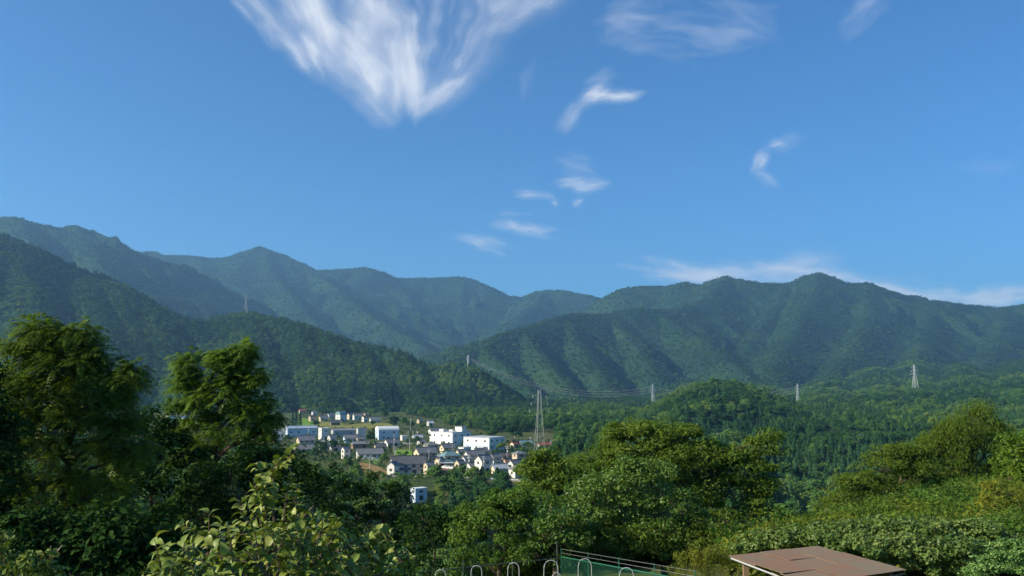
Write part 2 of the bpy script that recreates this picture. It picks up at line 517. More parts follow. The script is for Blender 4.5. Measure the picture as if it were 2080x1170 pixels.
idx = np.arange(NR * NA).reshape(NR, NA)
jn = (np.arange(NA) + 1) % NA
Q = np.stack([idx[:-1, :], idx[:-1, jn], idx[1:, jn], idx[1:, :]], axis=-1)
Q = Q[..., ::-1]
VV = np.stack([GX, GY, GZ], axis=-1).reshape(-1, 3)
FI = GI[1:, :]                       # which range a face belongs to
def terrain_piece(name, mask, mat):
    q = Q[mask].reshape(-1, 4)
    used, inv = np.unique(q.ravel(), return_inverse=True)
    me = quads_mesh(name, VV[used], inv.reshape(-1, 4), [mat], smooth=True)
    o = link(bpy.data.objects.new(name, me))
    o['kind'] = 'structure'
    return o
terrain_piece('valley_ground', FI == -1, M['ground'])
for ri, name in enumerate(RID):
    if (FI == ri).any():
        o = terrain_piece(name, FI == ri, M['slope'])

def ground_z(x, y):
    """height of the built terrain (bilinear in the polar grid)"""
    r = math.hypot(x, y); a = math.atan2(x, y)
    i = int(np.clip(np.searchsorted(R_, r) - 1, 0, NR - 2))
    j = int(np.clip(np.searchsorted(A_[:NI], a) - 1, 0, NI - 2))
    u = (r - R_[i]) / (R_[i + 1] - R_[i]); v = float(np.clip((a - A_[j]) / (A_[j + 1] - A_[j]), 0, 1))
    return float((GZ[i, j] * (1 - v) + GZ[i, j + 1] * v) * (1 - u) + (GZ[i + 1, j] * (1 - v) + GZ[i + 1, j + 1] * v) * u)

# ------------------------------------------------------------------ foliage generators
def unit(v):
    return v / np.maximum(np.linalg.norm(v, axis=-1, keepdims=True), 1e-9)

def leaf_quads(P, Nrm, size, rng, aspect=0.55, droop=0.0):
    """diamond leaves at points P, facing along Nrm"""
    n = len(P)
    rv = unit(rng.normal(size=(n, 3)))
    if droop:
        rv = unit(rv * (1 - droop) + np.array((0, 0, -1.0)) * droop)
    a = unit(rv - (rv * Nrm).sum(-1, keepdims=True) * Nrm)
    b = np.cross(Nrm, a)
    s = (size * rng.uniform(0.65, 1.25, n))[:, None]
    bend = Nrm * s * 0.12
    v = np.stack([P - a * s * 0.5 - bend, P + b * s * aspect * 0.5, P + a * s * 0.5 - bend, P - b * s * aspect * 0.5], axis=1)
    return v.reshape(-1, 3)

def clump_leaves(C, rad, n_each, size, rng, flat=0.6, upness=0.7, aspect=0.55, droop=0.0, shell=0.5, rnd=0.45):
    """leaves filling flattened balls of radius rad round the centres C"""
    cnt = np.maximum(3, (n_each * rng.uniform(0.35, 1.65, len(C))).astype(int))
    C = np.repeat(C, cnt, axis=0); r = np.repeat(rad, cnt)[:, None]
    n = len(C)
    d = unit(rng.normal(size=(n, 3)))
    q = (shell + (1 - shell) * rng.random((n, 1)) ** 0.6)
    off = d * q * r * np.array((1, 1, flat))
    nr = unit(d * 0.7 + np.array((0, 0, upness)) + rng.normal(size=(n, 3)) * rnd)
    return leaf_quads(C + off, nr, size, rng, aspect, droop)

def frond_leaves(C, rad, n_each, rng, length=0.6, pairs=7, leaflet=0.13):
    """feathered leaves: arching stalks with rows of leaflets"""
    n = len(C) * n_each
    C = np.repeat(C, n_each, axis=0); r = np.repeat(rad, n_each)[:, None]
    d = unit(rng.normal(size=(n, 3)) + np.array((0, 0, 0.25)))
    P0 = C + d * r * rng.uniform(0.15, 0.9, (n, 1)) * np.array((1, 1, 0.75))
    d = unit(d * np.array((1, 1, 0.4)) + rng.normal(size=(n, 3)) * 0.25 + np.array((0, 0, 0.15)))
    L = length * rng.uniform(0.6, 1.2, (n, 1))
    t = np.linspace(0.12, 1.0, pairs)[None, :, None]
    path = P0[:, None] + d[:, None] * (L[:, None] * t) - np.array((0, 0, 1.0)) * (L[:, None] * 0.55 * t * t)
    tang = unit(d[:, None] - np.array((0, 0, 1.1)) * t)
    side = unit(np.cross(tang, np.array((0, 0, 1.0))))
    out = []
    for s in (-1, 1):
        ax = unit(side * s + tang * 0.45 - np.array((0, 0, 0.25)))
        wd = unit(np.cross(np.cross(ax, tang), ax))
        ll = leaflet * rng.uniform(0.75, 1.2, (n, pairs, 1)) * (1.1 - 0.5 * np.abs(t - 0.45))
        base = path
        v = np.stack([base, base + ax * ll * 0.5 + wd * ll * 0.17, base + ax * ll, base + ax * ll * 0.5 - wd * ll * 0.17], axis=2)
        out.append(v.reshape(-1, 3))
    return np.concatenate(out)

def leaf_mesh(name, V, mat):
    Qd = np.arange(len(V), dtype=np.int32).reshape(-1, 4)
    return quads_mesh(name, V, Qd, [mat], smooth=False)

def lobes_to_clumps(lobes, rng, rc):
    """lobes: (centre, radii, number) -> clump centres near the lobe surface"""
    C = []
    for c, r, n in lobes:
        d = unit(rng.normal(size=(n, 3)))
        d[:, 2] = np.where(d[:, 2] < -0.35, -d[:, 2], d[:, 2])
        q = rng.uniform(0.30, 1.18, (n, 1)) ** 0.5
        C.append(np.asarray(c) + d * q * np.asarray(r))
    C = np.concatenate(C)
    return C, rc * rng.uniform(0.5, 1.4, len(C))

# trees of the middle distance: a handful of meshes shared by all copies
def broad_tree_mesh(name, mat, seed, h=9.0, w=4.0, leaves=1500, size=0.75):
    rng = np.random.default_rng(seed)
    nl = rng.integers(5, 8)
    lobes = []
    for i in range(nl):
        a = rng.uniform(0, 6.28); q = rng.uniform(0.1, 0.55) * w
        z = h * rng.uniform(0.42, 0.78)
        lobes.append(((math.cos(a) * q, math.sin(a) * q, z), (w * rng.uniform(0.4, 0.6),) * 2 + (h * rng.uniform(0.16, 0.24),), 7))
    lobes.append(((0, 0, h * 0.8), (w * 0.42, w * 0.42, h * 0.18), 8))
    C, r = lobes_to_clumps(lobes, rng, w * 0.26)
    n_each = max(6, leaves // len(C))
    V = clump_leaves(C, r, n_each, size, rng, 0.75, 0.35, 0.7, shell=0.7, rnd=0.25)
    return leaf_mesh(name, V, mat)

def conifer_mesh(name, mat, seed, h=14.0, w=2.4, leaves=1300, size=0.7):
    rng = np.random.default_rng(seed)
    t = rng.random(leaves) ** 0.75
    z = h * (0.12 + 0.88 * t)
    lay = 0.75 + 0.25 * np.cos(t * 46)
    rad = w * (1 - t) ** 0.8 * lay * rng.uniform(0.55, 1.05, leaves) + 0.08
    a = rng.uniform(0, 6.28, leaves)
    P = np.stack([np.cos(a) * rad, np.sin(a) * rad, z - rad * 0.25], axis=1)
    nr = unit(np.stack([np.cos(a) * 0.9, np.sin(a) * 0.9, np.full(leaves, 0.65)], axis=1) + rng.normal(size=(leaves, 3)) * 0.4)
    V = leaf_quads(P, nr, size, rng, 0.6, 0.5)
    return leaf_mesh(name, V, mat)

BROAD = [broad_tree_mesh('broadleaf_canopy', M['far_broad'], 30 + i, 9 + i % 3, 4.2 + 0.3 * (i % 2)) for i in range(4)]
CEDAR = [conifer_mesh('cedar_canopy', M['far_conifer'], 60 + i, 11.5 + i, 2.9 + 0.2 * i) for i in range(3)]
# coarser sets for the far mountains: groups of crowns
BROAD_FAR = [broad_tree_mesh('broadleaf_group', M['mtn_broad'], 80 + i, 10, 7.0, 420, 2.0) for i in range(3)]
CEDAR_FAR = [conifer_mesh('cedar_group', M['far_conifer'], 90 + i, 14, 4.0, 340, 1.8) for i in range(2)]

def source_collection(name, meshes):
    c = bpy.data.collections.new(name)
    for i, me in enumerate(meshes):
        o = bpy.data.objects.new('%s_%02d' % (name, i), me)
        c.objects.link(o)
    return c
SRC_NEAR = source_collection('wood_kinds', BROAD + CEDAR)
SRC_FAR = source_collection('far_wood_kinds', BROAD_FAR + CEDAR_FAR)

def scatter(name, pts, rot, scl, kind, coll, label):
    me = bpy.data.meshes.new(name)
    me.vertices.add(len(pts)); me.vertices.foreach_set('co', np.asarray(pts, dtype=np.float32).ravel())
    for nm, ty, arr in (('rot', 'FLOAT_VECTOR', rot), ('scl', 'FLOAT_VECTOR', scl)):
        at = me.attributes.new(nm, ty, 'POINT'); at.data.foreach_set('vector', np.asarray(arr, dtype=np.float32).ravel())
    at = me.attributes.new('pick', 'INT', 'POINT'); at.data.foreach_set('value', np.asarray(kind, dtype=np.int32))
    o = link(bpy.data.objects.new(name, me))
    ng = bpy.data.node_groups.new(name + '_nodes', 'GeometryNodeTree')
    ng.interface.new_socket('Geometry', in_out='INPUT', socket_type='NodeSocketGeometry')
    ng.interface.new_socket('Geometry', in_out='OUTPUT', socket_type='NodeSocketGeometry')
    N = ng.nodes
    gi = N.new('NodeGroupInput'); go = N.new('NodeGroupOutput')
    ip = N.new('GeometryNodeInstanceOnPoints'); ip.inputs['Pick Instance'].default_value = True
    ci = N.new('GeometryNodeCollectionInfo'); ci.inputs['Collection'].default_value = coll
    ci.inputs['Separate Children'].default_value = True; ci.inputs['Reset Children'].default_value = True
    def attr(nm, ty):
        a = N.new('GeometryNodeInputNamedAttribute'); a.data_type = ty; a.inputs['Name'].default_value = nm
        return a.outputs['Attribute']
    e2r = N.new('FunctionNodeEulerToRotation')
    L = ng.links
    L.new(gi.outputs[0], ip.inputs['Points']); L.new(ci.outputs[0], ip.inputs['Instance'])
    L.new(attr('pick', 'INT'), ip.inputs['Instance Index'])
    L.new(attr('rot', 'FLOAT_VECTOR'), e2r.inputs[0]); L.new(e2r.outputs[0], ip.inputs['Rotation'])
    L.new(attr('scl', 'FLOAT_VECTOR'), ip.inputs['Scale'])
    L.new(ip.outputs[0], go.inputs[0])
    md = o.modifiers.new('wood', 'NODES'); md.node_group = ng
    tag(o, label, 'forest', kind='stuff')
    return o

# ------------------------------------------------------------------ where the woods stand
def inside(poly, px, py):
    c = np.zeros(px.shape, dtype=bool)
    j = len(poly) - 1
    for i in range(len(poly)):
        xi, yi = poly[i]; xj, yj = poly[j]
        c ^= ((yi > py) != (yj > py)) & (px < (xj - xi) * (py - yi) / (yj - yi + 1e-9) + xi)
        j = i
    return c

# clear ground: village, fields and the near bank
VILLAGE = [(535, 836), (600, 828), (800, 828), (830, 846), (890, 852), (905, 866), (985, 880), (985, 897), (1062, 897), (1125, 893), (1130, 910), (1085, 925), (1100, 975), (990, 978), (780, 975), (720, 960), (640, 940), (535, 935)]
VILLAGE_W = [(250, 838), (410, 838), (410, 880), (250, 880)]
HAMLETS = [[(1308, 879), (1340, 879), (1340, 902), (1308, 902)], [(1412, 879), (1475, 879), (1475, 902), (1412, 902)], [(1668, 880), (1702, 880), (1706, 945), (1664, 945)], [(1730, 880), (1766, 880), (1770, 945), (1726, 945)]]

ZMID = 0.25 * (GZ[:-1, :NI - 1] + GZ[1:, :NI - 1] + GZ[:-1, 1:NI] + GZ[1:, 1:NI])
XM = 0.25 * (GX[:-1, :NI - 1] + GX[1:, :NI - 1] + GX[:-1, 1:NI] + GX[1:, 1:NI])
YM = 0.25 * (GY[:-1, :NI - 1] + GY[1:, :NI - 1] + GY[:-1, 1:NI] + GY[1:, 1:NI])
RM = 0.5 * (R_[:-1] + R_[1:])[:, None] * np.ones((1, NI - 1))
el = (ZMID - CAMZ + 14 + RM * 0.004) / RM
elmax = np.maximum.accumulate((ZMID - CAMZ) / RM, axis=0)
visible = el >= elmax
area = ((R_[1:] - R_[:-1]) * 0.5 * (R_[1:] + R_[:-1]))[:, None] * (A_[1] - A_[0]) * np.ones((1, NI - 1))
az = np.degrees(np.arctan2(XM, YM))
PX, PY = project(XM, YM, ZMID)
FIv = FI[:, :NI - 1]
on_floor = FIv < 0
gorge = on_floor & (YM < np.interp(XM, *YF) - 4) & (YM > np.interp(XM, *YN) + 45)
plain = on_floor & (YM >= np.interp(XM, *YF) - 4)
clear = inside(VILLAGE, PX, PY) | inside(VILLAGE_W, PX, PY)
for hm in HAMLETS: clear |= inside(hm, PX, PY)
wooded = (~on_floor) | gorge | (plain & ~clear)
inview = np.abs(az) < 33

def make_wood(name, mask, per_m2, coll, nb, nc, conifer_share, scale, label, seed, low_near=False, zk=1.0):
    rng = np.random.default_rng(seed)
    m = mask & wooded & visible & inview
    lam = np.where(m, area * per_m2, 0)
    cnt = rng.poisson(lam)
    ii, jj = np.nonzero(cnt)
    rep = cnt[ii, jj]
    ii = np.repeat(ii, rep); jj = np.repeat(jj, rep)
    u = rng.random(len(ii)); v = rng.random(len(ii))
    r = R_[ii] + (R_[ii + 1] - R_[ii]) * u
    a = A_[jj] + (A_[jj + 1] - A_[jj]) * v
    x = r * np.sin(a); y = r * np.cos(a)
    z = (GZ[ii, jj] * (1 - v) + GZ[ii, jj + 1] * v) * (1 - u) + (GZ[ii + 1, jj] * (1 - v) + GZ[ii + 1, jj + 1] * v) * u
    n = len(x)
    sp = fbm(x, y, 180, 3) * 2.2 + 0.5          # stands of cedar and of broadleaf trees
    con = rng.random(n) < np.clip(conifer_share + (sp - 0.5) * 1.0, 0.04, 0.96)
    kind = np.where(con, nb + rng.integers(0, nc, n), rng.integers(0, nb, n))
    s = scale * rng.uniform(0.55, 1.4, n)
    scl = np.stack([s, s, s * zk * rng.uniform(0.8, 1.2, n)], axis=1)
    rot = np.stack([rng.normal(0, 0.05, n), rng.normal(0, 0.05, n), rng.uniform(0, 6.28, n)], axis=1)
    # the woods keep below the sight lines that the photograph leaves open towards the village and the hills
    H0 = np.where(con, 14.0, 10.0) * scl[:, 2]
    px_, py_ = project(x, y, z)
    lim = np.interp(px_, [0, 560, 640, 780, 815, 822, 878, 885, 1060, 1080, 1130, 1300, 1340, 1700, 2080], [868, 905, 945, 972, 974, 1022, 1022, 978, 982, 930, 905, 886, 874, 874, 874])
    a_ = (585.0 - lim) / F
    zl = CAMZ + y * (math.sin(PITCH) + a_ * math.cos(PITCH)) / (math.cos(PITCH) - a_ * math.sin(PITCH))
    f = np.where((y < 780) & ((px_ < 1130) | (y < np.interp(x, *YF))), np.clip((zl - z) / H0, 0, 1), 1.0) if low_near else np.ones(n)
    ok = f > 0.05
    scl[:, 2] *= f; scl[:, :2] *= np.maximum(f, 0.5)[:, None]
    x, y, z, rot, scl, kind = x[ok], y[ok], z[ok], rot[ok], scl[ok], kind[ok]
    print('wood', name, len(x))
    return scatter(name, np.stack([x, y, z - 0.8], axis=1), rot, scl, kind, coll, label)

rid = {n: i for i, n in enumerate(RID)}
isr = lambda *names: np.isin(FIv, [rid[n] for n in names])
make_wood('gorge_forest', gorge, 1 / 30., SRC_NEAR, 4, 3, 0.10, 0.9, 'dark mixed forest filling the river gorge below the village', 1, True)
make_wood('valley_forest', plain & (RM < 1500), 1 / 42., SRC_NEAR, 4, 3, 0.15, 0.85, 'mixed green woodland on the valley floor between the houses and the hills', 2, True)
make_wood('hill_forest', isr('middle_hill'), 1 / 48., SRC_NEAR, 4, 3, 0.28, 0.95, 'dense cedar and broadleaf forest on the hill behind the village', 3, zk=0.8)
make_wood('left_hill_forest', isr('left_hill'), 1 / 70., SRC_NEAR, 4, 3, 0.30, 1.1, 'dense forest on the steep dark hill at the left edge', 4, zk=0.75)
make_wood('cone_hill_forest', isr('cone_hill'), 1 / 40., SRC_NEAR, 4, 3, 0.10, 0.95, 'green forest on the small cone-shaped hill', 5, zk=0.85)
make_wood('pylon_hill_forest', isr('pylon_hills') | (plain & (RM >= 1500)), 1 / 75., SRC_NEAR, 4, 3, 0.15, 1.1, 'forest on the low hills that carry the row of pylons', 6, zk=0.75)
make_wood('right_mountain_forest', isr('right_mountains'), 1 / 330., SRC_FAR, 3, 2, 0.18, 1.0, 'hazy forest covering the broad mountain massif on the right', 7, zk=0.6)
make_wood('left_mountain_forest', isr('left_mountain'), 1 / 330., SRC_FAR, 3, 2, 0.15, 1.0, 'hazy forest on the high mountain at the left', 8, zk=0.6)
make_wood('back_mountain_forest', isr('back_mountains'), 1 / 560., SRC_FAR, 3, 2, 0.12, 1.25, 'blue hazy forest on the farthest mountain ridge', 9, zk=0.55)

# shrubs for gardens and near banks
def bush_mesh(name, mat, seed, leaves, size, r=1.0):
    rng = np.random.default_rng(seed)
    lobes = [((rng.uniform(-0.4, 0.4), rng.uniform(-0.4, 0.4), 0.55), (0.7, 0.7, 0.45), 9) for _ in range(3)]
    C, rr = lobes_to_clumps(lobes, rng, 0.32)
    V = clump_leaves(C, rr, leaves // len(C), size, rng, 0.7, 0.6, 0.6, shell=0.5)
    return leaf_mesh(name, V * r, mat)

# ------------------------------------------------------------------ village
WALLC = {
 'bright': (0.80, 0.80, 0.77),
 'white': (0.66, 0.64, 0.59), 'cream': (0.62, 0.52, 0.36), 'grey': (0.42, 0.43, 0.44), 'blue': (0.50, 0.60, 0.70), 'beige': (0.52, 0.42, 0.32),
 'brown': (0.30, 0.20, 0.13), 'orange': (0.55, 0.32, 0.18), 'dark': (0.14, 0.13, 0.12), 'teal': (0.40, 0.50, 0.50), 'yellow': (0.75, 0.60, 0.28), 'pale': (0.66, 0.66, 0.63),
}
ROOFC = {
 'slate': (0.185, 0.188, 0.19), 'char': (0.12, 0.12, 0.12), 'brownish': (0.16, 0.125, 0.10), 'grey': (0.22, 0.23, 0.24), 'bluegrey': (0.30, 0.37, 0.44),
 'red': (0.27, 0.095, 0.07), 'teal': (0.16, 0.27, 0.27), 'white': (0.70, 0.71, 0.71), 'silver': (0.45, 0.47, 0.49), 'blue': (0.16, 0.30, 0.50),
}
def wall_mat(name, col):
    m, T, bs = new_mat(name)
    tc = T.n('ShaderNodeTexCoord').outputs['Object']
    f = T.noise(tc, 0.6, 6, 0.65)
    st = T.n('ShaderNodeMapping'); T.put(st.inputs[0], tc); st.inputs['Scale'].default_value = (3.0, 3.0, 0.15)
    g = T.noise(st.outputs[0], 1.5, 4, 0.6)
    c = T.ramp(f, [(0.3, tuple(x * 0.86 for x in col)), (0.65, col)])
    T.put(bs.inputs['Base Color'], T.mix(T.m('MULTIPLY', T.smooth(g, 0.5, 0.8), 0.28), c, (0.30, 0.27, 0.22)))
    bs.inputs['Roughness'].default_value = 0.85
    bs.inputs['Specular IOR Level'].default_value = 0.2
    return m
def roof_mat(name, col):
    m, T, bs = new_mat(name)
    tc = T.n('ShaderNodeTexCoord').outputs['Object']
    f = T.noise(tc, 0.8, 6, 0.7)
    T.put(bs.inputs['Base Color'], T.ramp(f, [(0.3, tuple(x * 0.72 for x in col)), (0.7, tuple(min(1, x * 1.25) for x in col))]))
    wv = T.n('ShaderNodeTexWave'); T.put(wv.inputs['Vector'], tc); wv.inputs['Scale'].default_value = 1.1; wv.bands_direction = 'X'
    bu = T.n('ShaderNodeBump'); bu.inputs['Strength'].default_value = 0.5; bu.inputs['Distance'].default_value = 0.06
    T.put(bu.inputs['Height'], wv.outputs[0]); T.nt.links.new(bu.outputs[0], bs.inputs['Normal'])
    bs.inputs['Roughness'].default_value = 0.5
    bs.inputs['Specular IOR Level'].default_value = 0.4
    return m
for k, c in WALLC.items(): M['wall_' + k] = wall_mat('render ' + k, c)
for k, c in ROOFC.items(): M['roof_' + k] = roof_mat('roof ' + k, c)
M['frame'] = simple('aluminium frame', (0.30, 0.29, 0.27), 0.5, 0.1)
M['glass'] = simple('window glass', (0.035, 0.045, 0.055), 0.12, 0.3, 0.5, spec=0.6)
M['concrete'] = simple('concrete', (0.38, 0.37, 0.35), 0.9, 0.15, 1.2, bump=0.2)
M['steel'] = simple('galvanised steel', (0.62, 0.63, 0.62), 0.5, 0.12, 0.7, metal=0.25)
M['steel_green'] = simple('weathered steel', (0.33, 0.36, 0.33), 0.55, 0.12, 0.7, metal=0.2)
M['wood'] = simple('timber', (0.22, 0.15, 0.09), 0.85, 0.3, 4)
M['asphalt'] = simple('asphalt', (0.20, 0.20, 0.195), 0.95, 0.12, 0.3)
M['tyre'] = simple('tyre rubber', (0.02, 0.02, 0.02), 0.8)
M['white_paint'] = simple('white paint', (0.80, 0.80, 0.78), 0.35, 0.04, 1, spec=0.5)

_win = {}
def window_meshes(w, h):
    k = (round(w, 1), round(h, 1))
    if k not in _win:
        a = MB(); t = 0.09
        a.box(-w / 2, w / 2, -0.05, 0.03, -t + h / 2, h / 2); a.box(-w / 2, w / 2, -0.05, 0.03, -h / 2, -h / 2 + t)
        a.box(-w / 2, -w / 2 + t, -0.05, 0.03, -h / 2 + t, h / 2 - t); a.box(w / 2 - t, w / 2, -0.05, 0.03, -h / 2 + t, h / 2 - t)
        a.box(-0.03, 0.03, -0.05, 0.03, -h / 2 + t, h / 2 - t)
        b = MB(); b.box(-w / 2 + t, w / 2 - t, -0.025, 0.02, -h / 2 + t, h / 2 - t)
        _win[k] = (a.mesh('window', M['frame']), b.mesh('pane', M['glass']))
    return _win[k]

def add_window(parent, x, y, z, rz, w, h, pane=True):
    fm, gm = window_meshes(w, h)
    o = link(bpy.data.objects.new('window', fm), parent)
    o.location = (x, y, z); o.rotation_euler = (0, 0, rz)
    g = link(bpy.data.objects.new('pane', gm), o)
    return o

def gable_roof(root, L, Wd, h, rise, ov, mat, name='roof', z_cap=True, th=0.2):
    mb = MB()
    y = Wd / 2 + ov; x = L / 2 + ov
    drop = rise * ov / (Wd / 2)
    for s in (-1, 1):
        p = [(-x, 0, h + rise), (x, 0, h + rise), (x, s * y, h - drop), (-x, s * y, h - drop)]
        if s > 0: p = p[::-1]
        q = [(a, b, c + th) for a, b, c in p]
        mb.add(p + q, [(0, 1, 2, 3), (7, 6, 5, 4), (0, 4, 5, 1), (1, 5, 6, 2), (2, 6, 7, 3), (3, 7, 4, 0)])
    r = mb.build(name, mat, root)
    if z_cap:
        c = MB(); c.box(-x - 0.05, x + 0.05, -0.18, 0.18, h + rise + th - 0.05, h + rise + th + 0.22)
        c.build('ridge_cap', mat, r)
    return r

def hip_roof(root, L, Wd, h, rise, ov, mat, name='roof', th=0.18):
    mb = MB()
    x, y = L / 2 + ov, Wd / 2 + ov
    rl = max(0.15, L / 2 - Wd / 2 * 0.95)
    b = [(-x, -y, h - 0.12), (x, -y, h - 0.12), (x, y, h - 0.12), (-x, y, h - 0.12)]
    t = [(a, c, h - 0.12 + th) for a, c, _ in b]
    rg = [(-rl, 0, h + rise), (rl, 0, h + rise)]
    mb.add(b + t + rg, [(3, 2, 1, 0), (0, 1, 5, 4), (1, 2, 6, 5), (2, 3, 7, 6), (3, 0, 4, 7), (4, 5, 9, 8), (5, 6, 9), (6, 7, 8, 9), (7, 4, 8)])
    r = mb.build(name, mat, root)
    c = MB(); c.box(-rl - 0.2, rl + 0.2, -0.16, 0.16, h + rise - 0.05, h + rise + 0.2)
    c.build('ridge_cap', mat, r)
    return r

FOOT = []
def house(name, label, px0, px1, py_top, py_base, yaw=35, ratio=1.4, roof='gable', wall='white', roofc='slate', storeys=2, cat='house', lower=False, win=True, rise_k=0.62, win_rows=None, z0=0.0, group=None):
    """a building that fills px0..px1 and py_top..py_base of the photograph, standing on the valley floor"""
    th = math.radians(yaw)
    p = floor_at(0.5 * (px0 + px1), py_base, z0)
    D = p[1]
    wid = (px1 - px0) * D / F
    ht = (py_base - py_top) * D / F
    ov = min(0.6, 0.06 * wid)
    # apparent width = L cos + W sin
    Wd = wid / (ratio * abs(math.cos(th)) + abs(math.sin(th))) - ov
    Wd = max(Wd, 2.0); L = Wd * ratio
    back = 0.5 * (L * abs(math.sin(th)) + Wd * abs(math.cos(th)))
    root = empty(name, (p[0] * (D + back) / D, D + back, z0), th)
    FOOT.append((root.location.x, root.location.y, 0.5 * max(L, Wd) + 1.5))
    tag(root, label, cat, group)
    rise = {'gable': rise_k * Wd / 2 * 1.25, 'hip': rise_k * Wd / 2, 'flat': 0.0, 'arch': 0.3 * Wd, 'dome': 0.18 * Wd}[roof]
    h = max(2.2, ht - rise)
    wm, rm = M['wall_' + wall], M['roof_' + roofc]
    mb = MB()
    if roof == 'gable':
        x, y = L / 2, Wd / 2
        v = [(-x, -y, -1), (-x, y, -1), (-x, y, h), (-x, 0, h + rise), (-x, -y, h), (x, -y, -1), (x, y, -1), (x, y, h), (x, 0, h + rise), (x, -y, h)]
        mb.add(v, [(0, 4, 3, 2, 1), (5, 6, 7, 8, 9), (0, 5, 9, 4), (1, 2, 7, 6), (0, 1, 6, 5), (4, 9, 8, 3), (3, 8, 7, 2)])
    else:
        mb.box(-L / 2, L / 2, -Wd / 2, Wd / 2, -1, h)
    mb.build('wall', wm, root)
    if roof == 'gable': gable_roof(root, L, Wd, h + 0.03, rise, ov, rm)
    elif roof == 'hip': hip_roof(root, L, Wd, h + 0.02, rise, ov, rm)
    elif roof == 'flat':
        b = MB(); b.box(-L / 2 - 0.15, L / 2 + 0.15, -Wd / 2 - 0.15, Wd / 2 + 0.15, h, h + 0.35); r = b.build('roof', rm, root)
    else:
        b = MB(); n = 10; x = L / 2 + 0.2
        prof = [(-(Wd / 2 + 0.2) * math.cos(math.pi * i / n), h + rise * math.sin(math.pi * i / n) * 1.6) for i in range(n + 1)]
        vs = [(-x, a, c) for a, c in prof] + [(x, a, c) for a, c in prof]
        b.add(vs, [(i, i + 1, n + 2 + i, n + 1 + i) for i in range(n)] + [tuple(range(n + 1))[::-1], tuple(range(n + 1, 2 * n + 2))])
        b.build('roof', rm, root)
    if lower:
        # pent roof between the storeys, with a wider ground floor below it
        g = MB(); g.box(-L / 2 - 1.1, L / 2 + 1.1, -Wd / 2 - 1.3, Wd / 2 + 1.0, -1, h * 0.44); g.build('ground_floor', wm, root)
        b = MB(); z = h * 0.44
        o = [(-L / 2 - 1.9, -Wd / 2 - 2.1), (L / 2 + 1.9, -Wd / 2 - 2.1), (L / 2 + 1.9, Wd / 2 + 1.7), (-L / 2 - 1.9, Wd / 2 + 1.7)]
        i_ = [(-L / 2 + 0.02, -Wd / 2 + 0.02), (L / 2 - 0.02, -Wd / 2 + 0.02), (L / 2 - 0.02, Wd / 2 - 0.02), (-L / 2 + 0.02, Wd / 2 - 0.02)]
        vs = [(a, c, z - 0.05) for a, c in o] + [(a, c, z + 0.12) for a, c in o] + [(a, c, z + 0.95) for a, c in i_]
        fs = [(3, 2, 1, 0)]
        for k in range(4):
            fs += [(k, (k + 1) % 4, 4 + (k + 1) % 4, 4 + k), (4 + k, 4 + (k + 1) % 4, 8 + (k + 1) % 4, 8 + k)]
        b.add(vs, fs); b.build('lower_roof', rm, root)
    if win:
        rows = win_rows or storeys
        fh = h / storeys
        for s in range(rows):
            z = fh * s + fh * 0.55
            wh = min(1.25, fh * 0.45)
            ex = 1.12 if lower and s == 0 else 0.0
            ey = 1.32 if lower and s == 0 else 0.0
            sp = 5.0 if cat in ('factory', 'warehouse', 'hall') else 3.0
            nL = max(1, int((L - 1.0) / sp)); nW = max(1, int((Wd - 1.0) / (sp + 0.2)))
            for i in range(nL):
                xw = -L / 2 + L * (i + 0.5) / nL
                if s == 0 and i == nL // 2 and storeys < 3:
                    dm = MB(); dm.box(-0.9, 0.9, -0.06, 0.03, 0.0, min(2.1, fh * 0.85)); d = dm.build('door', M['glass'], root); d.location = (xw, -Wd / 2 - ey - 0.01, 0)
                else:
                    add_window(root, xw, -Wd / 2 - ey - 0.01, z, 0, min(1.7, L / nL * 0.6), wh)
            for i in range(nW):
                yw = -Wd / 2 + Wd * (i + 0.5) / nW
                add_window(root, -L / 2 - ex - 0.01, yw, z, -math.pi / 2, min(1.5, Wd / nW * 0.55), wh)
    return root, L, Wd, h

H = house
# --- near row
x_main = H('farmhouse', 'large two-storey white farmhouse with stepped dark roofs at the terrace edge', 788, 868, 930, 964, 20, 1.9, 'gable', 'white', 'char', 2, lower=True)
H('gable_annex', 'small white annex with a lit gable at the left end of the large farmhouse', 786, 812, 940, 966, 62, 1.1, 'gable', 'white', 'slate', 1)
H('house', 'cream two-storey house with grey gable roof joined to the farmhouse right end', 859, 884, 940, 964, 38, 1.2, 'gable', 'cream', 'slate', 2)
H('house', 'cream-fronted two-storey house with dark roof behind the large farmhouse', 838, 889, 911, 940, 32, 1.6, 'gable', 'cream', 'slate', 2, lower=True)
H('house', 'house with a broad teal-grey hipped roof above the parked cars', 888, 938, 919, 946, 34, 1.4, 'hip', 'cream', 'teal', 2, lower=True)
H('gable_annex', 'low cream wing with a gable beside the teal-roofed house', 882, 905, 931, 950, 50, 1.3, 'gable', 'cream', 'slate', 1)
H('house', 'white house with lit gable left of the tallest white house', 936, 962, 928, 948, 35, 1.3, 'gable', 'white', 'slate', 2)
H('house', 'tallest white two-storey house with grey gable roof and shaded front', 962, 1003, 927, 961, 42, 1.25, 'gable', 'white', 'slate', 2)
H('shed', 'small cream gabled outbuilding in front of the white gable house', 922, 946, 936, 952, 45, 1.2, 'gable', 'cream', 'slate', 1, 'shed')
H('shed', 'white gabled storehouse half hidden behind the tree by the terrace edge', 944, 976, 941, 960, 40, 1.3, 'gable', 'white', 'slate', 1, 'shed')
H('house', 'dark-roofed house behind the row of white gables', 940, 988, 917, 934, 30, 1.8, 'gable', 'white', 'slate', 1)
H('house', 'house with grey roof standing behind the tallest white house', 990, 1021, 923, 946, 40, 1.2, 'gable', 'white', 'slate', 2)
